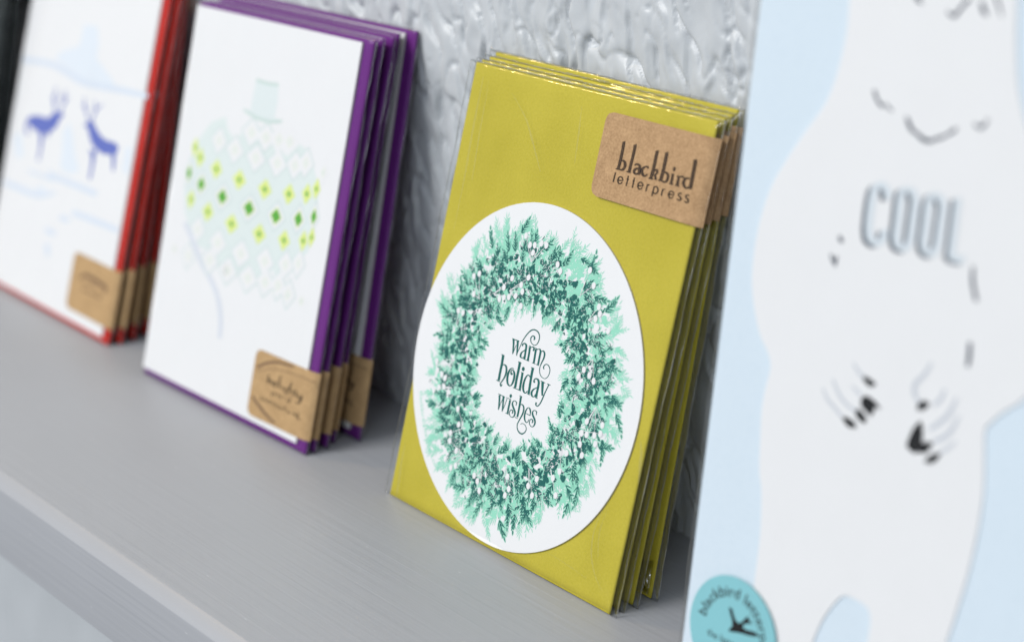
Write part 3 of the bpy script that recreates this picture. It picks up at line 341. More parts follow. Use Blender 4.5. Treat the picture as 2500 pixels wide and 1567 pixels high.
'pl_text2': [[87.38,16.49,87.99,16.58,87.27,14.75,87.89,14.84],[88.23,16.19,88.39,16.54,89.19,16.24,89.77,16.45,88.64,15.34,89.14,15.31],[90.17,16.4,90.41,16.73,91.17,16.26,91.82,16.5,90.63,15.56,91.1,15.49],[92.34,16.55,92.8,16.8,92.98,15.97,93.66,16.1,92.43,15.4,92.86,15.28],[94.95,16.71,95.26,17.03,96.19,16.37,96.49,16.69],[97.24,16.51,97.74,16.5,96.83,15.58,97.43,15.88,98.2,15.54,98.35,15.88],[98.64,17.53,99.17,17.62,98.63,15.49,99.15,15.59],[81.31,13.12,81.85,13.16,80.99,11.87,81.6,12.19,82.69,11.92,82.81,12.26],[83.36,13.14,83.9,13.24,83.35,11.94,83.97,12.06],[84.85,13.04,85.39,13.14,84.86,11.9,85.36,12.21,86.34,12.24,86.07,12.48,86.97,12.99,87.34,13.29,86.92,11.9,87.46,12.0],[88.19,12.81,88.56,13.11,89.03,12.43,89.69,12.67,88.7,11.95,89.19,11.9],[90.44,12.88,90.97,12.97,90.64,11.73,90.76,12.07,92.01,12.82,92.27,13.15,92.08,11.47,92.35,11.81,93.52,12.56,93.78,12.89,93.46,11.33,93.99,11.44],[94.62,12.55,94.99,12.86,95.54,12.1,96.01,12.49],[96.5,13.89,97.03,13.98,96.48,11.84,97.01,11.94],[98.79,12.87,99.31,12.89,98.47,11.76,99.0,12.12,100.36,11.9,100.45,12.24],[101.2,12.68,101.46,13.01,102.51,12.44,103.12,12.73,101.95,11.95,102.37,11.83],[103.34,12.76,103.86,12.85,103.34,11.75,103.86,11.84],[104.83,13.52,105.35,13.61,104.77,11.57,105.3,11.82,106.65,11.5,106.8,11.84]],
'pl_arc': [[76.58,22.02,75.6,22.69,81.02,24.7,80.3,25.5,86.63,26.7,86.42,27.6,92.03,27.48,92.13,28.36,98.13,28.17,98.24,28.85],[76.85,20.87,76.68,21.09,83.42,23.63,83.33,23.88,91.07,25.15,91.09,25.42,99.97,25.83,100.05,26.1,111.56,26.26,111.64,26.53],[75.53,11.22,76.58,12.03,80.23,9.01,81.38,9.96,86.23,6.88,87.16,7.81,91.94,5.81,92.58,6.56]],
'r_deer': [[8.87,75.64,10.22,77.62,14.77,73.09,18.34,79.33,25.78,72.71,24.36,79.46,35.57,76.75,27.16,79.79,38.47,81.26,33.0,83.22,41.45,83.43,40.45,84.32],[8.33,76.54,10.76,76.72,7.82,71.42,10.24,71.81,10.64,69.5,12.7,70.29],[21.24,73.29,25.96,74.03,24.29,66.81,26.66,67.11,24.38,60.32,25.86,60.46],[28.36,75.18,31.88,75.53,29.0,72.02,31.35,72.26],[35.26,82.77,33.64,82.32,31.03,87.31,29.58,87.07,30.79,93.64,29.62,93.55],[37.35,82.89,35.96,82.96,40.21,87.68,38.78,87.64,39.82,94.05,38.95,93.98],[61.23,82.05,60.58,82.73,63.78,81.98,66.86,85.38,66.0,79.88,72.24,82.6,71.25,75.74,78.15,80.47,81.77,74.06,83.71,79.95,91.58,76.32,87.93,80.3,92.68,79.3,90.09,79.95],[68.93,73.42,74.83,74.51,72.18,69.42,74.89,69.79,72.66,61.72,74.56,61.93],[85.67,76.89,90.2,78.03,88.83,73.51,91.91,74.15,90.98,68.86,92.54,69.13],[65.75,84.38,64.53,83.97,60.18,89.12,58.89,88.76,57.02,93.76,56.22,93.58],[67.06,84.39,65.71,84.4,69.55,90.46,68.29,90.6,73.74,93.2,72.92,93.48],[33.36,86.77,32.46,86.35,27.56,89.56,26.66,89.13],[34.85,88.85,33.83,89.02,38.28,92.07,37.27,92.25],[40.02,87.6,38.97,87.73,43.23,91.31,42.18,91.44],[61.9,89.55,61.37,89.04,55.89,90.63,55.36,90.11],[68.61,89.96,67.53,89.78,67.14,93.85,66.06,93.67]],
'r_band': [[-5.16,99.16,-5.29,101.96,18.25,101.1,18.69,103.88,31.85,100.54,33.82,103.46,51.3,98.17,52.83,101.28,69.44,98.91,69.68,101.97,86.24,100.2,86.41,103.01,108.59,101.66,108.78,103.82],[-4.46,44.12,-3.28,46.63,10.6,44.16,11.83,47.08,30.7,44.99,30.48,47.53,46.11,49.76,45.15,51.05],[35.35,55.77,36.62,58.38,54.06,55.63,55.33,58.42,80.95,55.83,82.11,58.55],[63.15,44.34,64.09,46.91,80.75,44.87,81.82,47.61,104.3,45.47,105.29,47.94],[17.38,53.92,17.87,55.25,43.45,54.62,43.99,56.13],[53.23,40.0,54.27,42.82,62.51,40.9,63.14,42.62],[41.95,32.43,43.35,34.86,51.42,32.36,52.79,34.77],[43.91,27.33,48.18,28.5,47.35,22.73,50.74,23.68]],
'r_shape': [[45.36,123.29,57.41,123.89,61.05,117.18,61.18,111.0,76.47,105.12,81.96,101.92,51.5,101.21,24.44,105.53,29.95,109.54,44.46,113.76],[25.32,47.37,39.46,48.07,33.49,51.18],[43.05,76.59,46.5,81.44,51.24,78.05,57.56,68.67,63.59,63.52,55.7,60.4,46.16,61.2,45.23,68.48],[-1.91,66.35,4.32,69.67,10.64,59.83,4.07,57.49],[98.46,80.42,103.68,80.38,104.64,69.48,99.06,70.41]],
'rl_text': [[81.9,20.95,80.24,21.8,85.14,22.7,84.43,23.92,88.65,22.85,89.5,24.41,92.92,22.47,94.22,24.16,97.3,22.17,98.75,23.84,101.42,21.75,103.7,23.02,101.97,20.18,104.58,20.82],[84.68,19.45,84.61,20.12,90.04,20.41,90.28,21.12,95.85,20.12,96.35,20.82],[83.95,16.86,84.34,17.58,92.75,16.92,93.13,17.64,101.42,16.98,101.79,17.69]],
'bear': [[28.65,190.56,28.95,186.69,29.42,178.9,28.19,168.82,25.61,160.88,19.95,152.29,15.63,145.3,12.42,139.46,10.17,132.67,9.01,126.03,8.67,119.52,9.2,112.07,11.42,105.01,14.43,99.24,17.8,95.55,19.15,91.88,18.22,85.48,18.1,79.38,18.94,71.87,19.89,64.57,21.53,59.27,22.88,49.58,23.14,39.44,23.22,33.74,23.95,25.95,25.51,14.95,29.69,2.64,40.94,5.14,43.26,16.43,45.0,26.64,47.22,33.77,49.79,38.64,52.57,42.1,56.5,42.6,60.33,41.88,61.83,39.41,62.06,35.15,62.11,27.51,65.29,15.61,78.5,21.29,82.67,32.69,84.81,42.42,86.42,52.01,87.73,61.05,88.41,70.15,88.46,77.43,88.09,83.12,86.8,90.68,86.12,95.53,87.16,97.42,90.15,101.05,94.95,105.45,99.96,113.94,100.99,125.51,97.57,137.72,93.13,149.69,87.96,159.71,83.1,168.03,80.25,174.89,78.15,183.69,76.69,192.54,75.27,197.77,54.83,197.32]],
'bear_fur': [[39.88,166.57,40.68,166.9,41.18,164.46,41.89,164.9,43.34,162.92,43.75,163.76,44.21,163.72,44.42,164.19,46.32,162.43,46.78,162.9],[50.71,162.02,51.25,162.27,51.31,160.57,52.36,161.1,52.68,159.01,53.51,159.61,54.03,158.56,54.32,158.88],[53.65,159.28,53.96,159.59,55.41,157.8,56.05,158.64,57.64,157.1,57.92,158.14,59.69,157.53,59.67,158.01],[59.0,157.84,58.83,158.19,61.15,158.38,60.72,159.14,63.11,159.46,62.71,159.91,65.55,161.13,64.83,161.7,65.91,162.01,65.63,162.16],[70.21,163.37,70.49,164.09,72.73,162.89,72.28,163.62,74.22,165.25,73.64,165.5],[48.15,189.7,49.28,190.41,49.34,188.7,50.15,189.39,50.81,188.28,51.07,188.6],[58.06,187.42,58.39,187.91,60.46,186.33,60.06,187.29,62.28,188.49,61.51,188.89,64.47,191.23,63.6,191.66],[66.92,190.79,67.75,191.08,67.81,188.67,68.96,189.24,69.14,187.91,69.74,188.44],[70.45,192.57,71.24,192.89,72.14,190.08,72.74,190.31,73.11,188.42,73.52,188.56],[35.5,130.15,36.23,130.43,35.76,129.03,36.84,129.7,36.97,128.63,37.4,129.05],[33.49,125.03,34.18,125.39,34.96,122.96,35.2,123.89,35.31,124.92,36.13,125.32,35.25,122.48,36.03,122.56],[75.71,131.78,76.39,131.9,75.85,128.88,76.84,129.15,76.83,126.15,77.79,126.53,77.94,123.97,78.88,124.4],[77.85,114.32,78.86,114.54,78.12,110.98,79.36,111.21,78.28,108.57,79.18,108.7]],
'bear_claw': [[48.95,97.68,49.36,98.29,50.13,96.64,51.2,98.23,51.74,96.18,52.17,97.8,53.34,97.12,53.25,97.61],[44.43,86.1,44.87,86.72,45.82,84.91,47.01,86.66,47.23,84.45,48.22,86.26,49.09,84.88,49.32,85.4],[48.07,89.18,48.79,89.8,48.75,87.72,50.48,89.34,50.29,86.91,51.71,88.36,51.72,86.89,52.09,87.29],[49.41,92.69,50.6,93.72,49.64,91.01,52.73,93.48,50.89,90.03,53.96,91.93,53.08,89.17,53.58,89.43],[51.47,92.71,51.84,93.34,52.97,91.93,53.74,93.16,55.62,91.65,55.78,91.9],[66.79,94.6,66.25,94.94,68.11,95.03,66.53,96.25,68.97,95.78,67.99,97.43,69.79,96.76,69.71,97.18],[67.58,92.17,68.31,92.2,66.11,89.91,69.04,90.12,65.26,87.22,69.3,87.54,64.99,85.08,69.02,86.32,67.52,84.02,68.2,84.4],[66.98,85.06,67.05,86.34,70.2,84.84,69.46,87.34,71.79,86.65,70.48,87.93,72.45,87.96,72.18,88.29],[70.87,82.86,70.67,83.23,72.7,83.16,71.61,84.44,74.18,84.43,72.74,85.57,75.07,86.27,74.73,86.53]],
'bear_grey': [[45.16,100.49,45.59,100.84,46.98,98.61,47.66,99.25,49.18,97.34,49.93,98.2],[36.75,91.64,37.17,91.92,38.72,89.11,39.41,89.69,41.06,87.74,41.72,88.44,44.11,86.02,44.71,86.65],[39.54,94.72,40.02,95.04,42.04,91.38,42.81,91.98,44.95,89.5,45.52,90.22,48.03,88.72,48.47,89.49],[45.79,94.78,46.16,95.18,48.81,92.9,49.47,93.65],[68.29,107.05,68.97,106.91,66.43,103.59,67.58,103.23,64.13,100.69,65.54,100.52,64.46,97.86,65.72,98.44,66.45,96.19,67.05,96.64],[72.93,101.76,73.78,101.74,72.17,99.22,73.27,98.93,70.44,97.21,71.25,96.73],[76.69,100.69,77.5,100.59,74.87,96.32,76.15,95.97,72.51,93.56,73.58,92.89,70.42,91.25,71.19,90.71],[78.23,96.79,78.89,96.67,76.01,92.31,77.25,91.9,73.98,90.29,74.85,89.44,72.13,88.99,72.63,88.24],[78.56,90.69,78.98,90.44,76.54,88.69,77.32,88.18,74.57,86.6,75.17,86.16]],
'cool': [[49.97,142.4,47.89,141.77,49.22,144.64,47.29,143.5,46.55,145.89,46.46,144.06,43.77,144.22,45.81,143.55,43.11,141.35,45.43,141.44,43.07,136.96,45.4,137.24,43.39,133.33,45.68,133.91,44.65,130.87,46.45,132.24,47.52,130.17,47.3,131.99,50.0,131.88,47.94,132.48,50.54,134.65,48.4,134.72],[53.8,144.65,54.72,146.38,55.19,144.37,56.92,145.65,55.94,142.78,58.14,143.2,56.01,138.2,58.23,138.43,56.05,133.87,58.26,133.84,55.32,132.25,56.7,130.96,55.02,132.48,53.52,130.95,54.13,133.72,51.9,133.16,53.96,138.04,51.71,137.77,53.78,142.42,51.53,142.27,54.06,144.38,51.99,144.92,54.94,144.85,53.59,146.18],[61.89,144.93,62.77,146.63,63.27,144.61,64.88,145.94,64.1,143.21,66.24,143.65,64.14,138.96,66.31,139.15,64.1,134.41,66.25,134.37,63.39,132.81,64.74,131.53,63.1,133.03,61.64,131.53,62.28,134.27,60.12,133.73,62.15,138.29,59.95,138.04,62.0,142.87,59.81,142.73,62.3,144.58,60.28,145.09,63.1,145.21,61.55,146.34],[68.05,146.32,70.12,146.51,68.12,142.7,70.2,142.91,68.27,137.87,70.35,138.1,68.4,132.28,70.49,132.53],[69.27,131.67,69.57,133.37,71.3,131.6,71.44,133.35,73.41,131.83,73.39,133.56]],
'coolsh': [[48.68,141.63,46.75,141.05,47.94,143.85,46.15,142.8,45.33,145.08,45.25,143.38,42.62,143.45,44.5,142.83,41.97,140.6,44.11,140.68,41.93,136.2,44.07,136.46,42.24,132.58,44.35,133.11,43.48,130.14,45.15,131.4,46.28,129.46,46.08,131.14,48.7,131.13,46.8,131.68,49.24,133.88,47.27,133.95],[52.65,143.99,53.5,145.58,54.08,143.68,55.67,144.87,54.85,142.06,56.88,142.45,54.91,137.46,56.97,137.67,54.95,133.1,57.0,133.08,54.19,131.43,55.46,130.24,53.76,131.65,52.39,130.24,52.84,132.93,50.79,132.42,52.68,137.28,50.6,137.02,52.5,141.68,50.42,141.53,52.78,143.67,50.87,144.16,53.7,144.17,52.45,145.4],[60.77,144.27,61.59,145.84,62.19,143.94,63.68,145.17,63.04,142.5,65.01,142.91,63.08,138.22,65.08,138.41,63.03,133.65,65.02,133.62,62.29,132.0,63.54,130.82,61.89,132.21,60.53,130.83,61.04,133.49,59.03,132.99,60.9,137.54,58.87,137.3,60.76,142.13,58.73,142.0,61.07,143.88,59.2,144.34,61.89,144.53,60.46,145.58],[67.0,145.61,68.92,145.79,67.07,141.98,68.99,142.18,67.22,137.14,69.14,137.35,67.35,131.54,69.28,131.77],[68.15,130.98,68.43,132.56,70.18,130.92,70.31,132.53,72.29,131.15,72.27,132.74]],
'bird': [[16.13,25.53,17.41,25.33,18.17,23.98,19.07,22.83,20.3,22.35,21.31,23.15,22.73,25.06,23.49,25.75,23.37,24.9,24.61,24.29,25.16,24.1,23.83,23.72,22.07,22.76,21.87,21.87,22.97,21.62,25.67,22.13,27.4,22.13,26.72,21.05,24.05,20.41,21.14,19.95,18.94,19.36,17.06,18.9,17.29,19.67,18.18,20.71,17.84,22.22,16.72,24.11]],
}

# ---------------------------------------------------------------- wall
def value_noise(X, Z, seed):
    """gradient noise on arrays"""
    rs = np.random.RandomState(seed); T = rs.rand(256, 256) * 2 * np.pi
    xi = np.floor(X).astype(int); zi = np.floor(Z).astype(int); fx = X - xi; fz = Z - zi
    def g(a, b, dx, dz):
        t = T[a & 255, b & 255]; return np.cos(t) * dx + np.sin(t) * dz
    sx = fx ** 3 * (fx * (fx * 6 - 15) + 10); sz = fz ** 3 * (fz * (fz * 6 - 15) + 10)
    a = g(xi, zi, fx, fz); b = g(xi + 1, zi, fx - 1, fz); c = g(xi, zi + 1, fx, fz - 1); d = g(xi + 1, zi + 1, fx - 1, fz - 1)
    return (a + (b - a) * sx) * (1 - sz) + (c + (d - c) * sx) * sz
def wall_relief(X, Z):
    """thick paint over rough plaster: sagging ridges with sharp creases, running downwards"""
    wx = X + 3.2 * value_noise(X / 14, Z / 20, 1) + 1.2 * value_noise(X / 5, Z / 7, 2)
    wz = Z + 8 * value_noise(X / 22, Z / 22, 3)
    wx = wx + 0.22 * wz
    r1 = 1 - np.abs(value_noise(wx / 9.5, wz / 30, 4)) * 2.6
    r2 = 1 - np.abs(value_noise(wx / 6.5 + 7, wz / 15, 5)) * 2.6
    crease = np.clip(r1, 0, 1) ** 7 * np.clip(0.55 + 1.6 * value_noise(X / 15, Z / 15, 6), 0, 1)
    crease2 = np.clip(r2, 0, 1) ** 8 * np.clip(0.30 + 1.8 * value_noise(X / 11, Z / 13, 7), 0, 1)
    bulge = value_noise(wx / 9, wz / 22, 8) * 1.3 + value_noise(X / 45, Z / 45, 9) * 1.2
    fine = value_noise(X / 2.2, Z / 3.0, 10) * 0.03 + value_noise(X / 5, Z / 7, 11) * 0.16
    p = wx / 8.5 + 0.9 * value_noise(X / 17, Z / 30, 12) + 0.35 * value_noise(X / 5, Z / 9, 13)
    fr = p - np.floor(p)
    saw = np.where(fr < 0.84, fr / 0.84, (1 - fr) / 0.16) - 0.5
    mask = np.clip(0.35 + 1.9 * value_noise(X / 14 + 3, Z / 22, 14), 0, 1)
    return saw * mask * 1.3 + bulge * 0.75 + fine - 1.7 * crease - 1.0 * crease2
WALL_Y = 53.2
def build_wall():
    xs = np.concatenate([np.arange(-1500, -470, 14), np.arange(-470, -260, 2.0), np.arange(-260, 135, 0.75), np.arange(135, 270, 2.0), np.arange(270, 900, 14)])
    zs = np.concatenate([np.arange(-900, -36, 14), np.arange(-36, 5, 6), np.arange(5, 195, 0.8), np.arange(195, 300, 3.0), np.arange(300, 1000, 16)])
    X, Z = np.meshgrid(xs, zs, indexing='ij')
    Y = WALL_Y + 0.2 - 1.5 * wall_relief(X, Z)
    Y = WALL_Y + 0.2 - np.minimum(WALL_Y + 0.2 - Y, 1.1 + 0.25 * np.tanh((WALL_Y + 0.2 - Y - 1.1)))
    V = np.stack([X, Y, Z], -1).reshape(-1, 3) * MM
    nx, nz = len(xs), len(zs)
    I = (np.arange(nx - 1)[:, None] * nz + np.arange(nz - 1)[None, :]).reshape(-1)
    F = np.stack([I, I + nz, I + nz + 1, I + 1], -1)
    me = bpy.data.meshes.new('wall')
    me.vertices.add(len(V)); me.vertices.foreach_set('co', V.reshape(-1))
    me.loops.add(F.size); me.loops.foreach_set('vertex_index', F.reshape(-1).astype(np.int32))
    me.polygons.add(len(F)); me.polygons.foreach_set('loop_start', np.arange(0, F.size, 4, dtype=np.int32))
    me.polygons.foreach_set('loop_total', np.full(len(F), 4, dtype=np.int32))
    me.update(calc_edges=True); me.validate()
    me.polygons.foreach_set('use_smooth', [True] * len(me.polygons))
    me.materials.append(M['wall'])
    o = bpy.data.objects.new('wall', me); col.objects.link(o)
    o['kind'] = 'structure'
    o['label'] = 'grey painted wall of rough plaster with sagging ridges behind the cards'; o['category'] = 'wall'
build_wall()

# ---------------------------------------------------------------- shelf
def build_shelf():
    root = empty('shelf', 0, 0, 0, 0, 0, 'grey painted wooden shelf board with a rounded front edge, carrying the cards', 'shelf')
    mb = MB(); x0, x1 = -1200, 700
    prof = [(WALL_Y + 1.5, 0.0), (-88.5, 0.0)]
    r = 4.8
    prof += [(-88.9, -0.06), (-89.3, -0.2), (-93.1, -2.9), (-93.3, -3.2), (-93.4, -3.6)]
    r = 4.9
    prof += [(-89.0 - r, -29.5), (-89.0 - r + 1.2, -31.0), (WALL_Y + 1.5, -31.0)]
    xs = list(np.linspace(x0, x1, 60))
    P = [[(x, p[0], p[1]) for x in xs] for p in prof]
    mb.grid(P, 'shelf', smooth=True)
    o = mb.build('board', root)
    for p in o.data.polygons:
        n = p.normal
        p.use_smooth = True
    md = o.modifiers.new('edges', 'EDGE_SPLIT'); md.split_angle = math.radians(25)
    # curved bracket under the board
    mb = MB(); prof = []
    for k in range(13):
        a = math.radians(90 * k / 12); prof.append((WALL_Y - 2 - 105 * (1 - math.sin(a)) - 3, -31.2 - 120 * (1 - math.cos(a)) ))
    pts = [(WALL_Y - 2, -31.2)] + [(WALL_Y - 2 - 120 * math.cos(math.radians(90 * k / 14)) ** 1.6, -31.2 - 110 * math.sin(math.radians(90 * k / 14)) ** 1.3) for k in range(15)]
    n = len(pts)
    for X0, X1 in ((-112, -92),):
        V = [(X0, y, z) for y, z in pts] + [(X1, y, z) for y, z in pts]
        mb.add(V, [list(range(n))[::-1], list(range(n, 2 * n))] + [[i, (i + 1) % n, n + (i + 1) % n, n + i] for i in range(n)], 'shelf')
    mb.build('bracket', root)
build_shelf()

# ---------------------------------------------------------------- packets
HP = 1.55
def pouch_y(u, v, W, H, ml, mr, mb_, mt, sharp):
    HP = 1.9 if W > 180 else 1.55
    """front surface of the film pouch: flat over the envelope, pinched at its welded edges"""
    d = min(u + ml, (W + mr - u) * (0.35 if sharp < 1 else 1), v + mb_, H + mt - v)
    return 0.55 - HP * (1 - math.exp(-max(d, 0) / sharp))
def sleeve_mesh(W, H, ml, mr, mb_, mt, sharp, seed, amp=0.22, mat='film', flat=None):
    rnd = random.Random(seed); ph = [rnd.uniform(0, 6.28) for _ in range(6)]
    def axis(a, b, n):
        t = np.linspace(0, 1, n); e = [0, 0.3, 0.7, 1.2, 2, 3, 4.5]
        return sorted(set([a + x for x in e] + [b - x for x in e] + [a + (b - a) * x for x in t[1:-1]]))
    us = axis(-ml, W + mr, 34); vs_ = axis(-mb_, H + mt, 40)
    F = []; B = []
    for u in us:
        f = []; b = []
        for v in vs_:
            y = pouch_y(u, v, W, H, ml, mr, mb_, mt, sharp)
            d = max(0, min(u + ml, W + mr - u, v + mb_, H + mt - v))
            k = min(1, d / 6)
            if flat:
                q = max(flat[0] - u, flat[1] - v, v - flat[2], 0) / 7.0
                k *= min(1, q)
            w = amp * k * (math.sin(u * 0.11 + v * 0.02 + ph[0]) + 0.6 * math.sin(u * 0.21 - v * 0.05 + ph[1]) + 0.5 * math.sin(v * 0.09 + u * 0.03 + ph[2]))
            e = (1 - min(1, d / 6)) * (k / max(1e-6, min(1, d / 6)) if d > 0 else 0 if flat and u > flat[0] - 7 and flat[1] - 7 < v < flat[2] + 7 else 1) * 0.22 * (math.sin(v * 0.16 + ph[3]) + 0.5 * math.sin(v * 0.41 + ph[4]))
            f.append((u, y - abs(w) * 0.8 + e, v)); b.append((u, 1.15 - y * 0.25 + e, v))
        F.append(f); B.append(b)
    mb = MB(); mb.grid(F, mat)
    # the back of the pouch, joined to the front at its edges
    for i in range(len(us)):
        for j in range(len(vs_)):
            d = max(0, min(us[i] + ml, W + mr - us[i], vs_[j] + mb_, H + mt - vs_[j]))
            yf = F[i][j][1]; k = 1 - math.exp(-d / 0.8)
            B[i][j] = (us[i], yf * (1 - k) + 1.45 * k + 0.02, vs_[j])
    mb.grid(B, mat, flip=True)
    # welded seam down both sides and along the bottom
    path = [(-ml, H + mt - k * (H + mt + mb_) / 60) for k in range(61)] + [(-ml + k * (W + ml + mr) / 40, -mb_ + .1) for k in range(1, 40)] + [(W + mr, -mb_ + k * (H + mt + mb_) / 60) for k in range(61)]
    P = []
    for i, (u, v) in enumerate(path):
        r = 0.16 + 0.05 * math.sin(i * 1.3 + ph[0])
        P.append([(u + r * math.cos(a), 0.55 + 0.22 * (math.sin(v * 0.16 + ph[3]) + 0.5 * math.sin(v * 0.41 + ph[4])) * (0 if flat and flat[1] - 7 < v < flat[2] + 7 and u > 0 else 1) + r * math.sin(a) * 1.4, v + (r * math.cos(a) if 0 < i - 60 < 40 else 0)) for a in [k * math.pi / 3 for k in range(7)]])
    mb.grid(P, 'film_seam')
    return mb
def fold_mesh(W, H, ml, mr, mt, seed):
    """crinkled bead where the flap of the sleeve folds over its top edge"""
    rnd = random.Random(seed); mb = MB(); n = 190; P = []
    f1, f2 = rnd.uniform(0.5, 0.9), rnd.uniform(0, 6)
    for i in range(n):
        u = -ml + (W + ml + mr) * i / (n - 1)
        r = 0.34 + 0.16 * math.sin(u * f1 + f2) * math.sin(u * 0.13 + f2) + rnd.uniform(-0.11, 0.11)
        c = (0.55 + rnd.uniform(-0.08, 0.08), H + mt - 0.1 + rnd.uniform(-0.12, 0.12) + 0.18 * math.sin(u * 0.07 + f2))
        P.append([(u, c[0] + r * 1.2 * math.cos(a), c[1] + r * math.sin(a)) for a in [math.radians(k * 45) for k in range(9)]])
    mb.grid(P, 'film_fold', smooth=True)
    return mb
def envelope_mesh(u0, W, H, mat, edge=None):
    """flat envelope: thin body with soft folded edges and the seam of its flap on the back"""
    mb = MB(); r = 0.5; T = 1.1
    us = [u0, u0 + .12, u0 + .35, u0 + .8] + list(np.linspace(u0 + 4, W - 4, 14)) + [W - .8, W - .35, W - .12, W]
    vs_ = [0, .12, .35, .8] + list(np.linspace(4, H - 4, 16)) + [H - .8, H - .35, H - .12, H]
    def h(u, v):
        d = min(u - u0, W - u, v, H - v)
        return min(1, math.sqrt(max(0, 1 - (1 - min(1, d / 0.8)) ** 2)))
    Fr = [[(u, T / 2 - T / 2 * h(u, v), v) for v in vs_] for u in us]
    Bk = [[(u, T / 2 + T / 2 * h(u, v), v) for v in vs_] for u in us]
    mb.grid(Fr, mat); mb.grid(Bk, mat, flip=True)
    flap = [(u0 + 1, H - 1), (u0 + W * .5 - 6, H * .55), (u0 + W * .5 + 6, H * .55), (W - 1, H - 1)]
    slab(mb, flap, T + 0.02, T + 0.18, mat)
    return mb
def label_mesh(u0, v0, v1, W, H, mar, sharp, mat, r=3.0, tilt=0.0):
    """kraft label stuck on the outside of the sleeve and folded round its right edge"""
    ml, mr, mb_, mt = mar; mb = MB(); off = 0.16
    uR = W + mr + 0.25
    us = [u0, u0 + .4, u0 + 1.2, u0 + r] + list(np.linspace(u0 + r + 3, uR - 5, 8)) + [uR - 3.2, uR - 2, uR - 1.2, uR - .6, uR - .25, uR]
    nv = 9; F = []
    for u in us:
        du = max(0, u0 + r - u); cut = r - math.sqrt(max(0, r * r - du * du))
        row = []
        for j in range(nv):
            v = (v0 + cut) + (v1 - v0 - 2 * cut) * j / (nv - 1)
            dd = max(0, W + mr - u) * (0.35 if sharp < 1 else 1)
            y = 0.55 - HP * (1 - math.exp(-dd / sharp)) - off
            row.append((u, y, v + tilt * (u - u0)))
        F.append(row)
    mb.grid(F, mat)
    # turned edge and short back panel
    last = F[-1]; E = [last, [(uR + .1, 0.62, p[2]) for p in last], [(uR - .1, 0.9, p[2]) for p in last], [(uR - 3, 1.65, p[2]) for p in last], [(uR - 16, 1.72, p[2]) for p in last]]
    mb.grid(E, mat)
    return mb

def disc_outline(cu, cv, r, n=128): return [(cu + r * math.cos(2 * math.pi * k / n), cv + r * math.sin(2 * math.pi * k / n)) for k in range(n)]

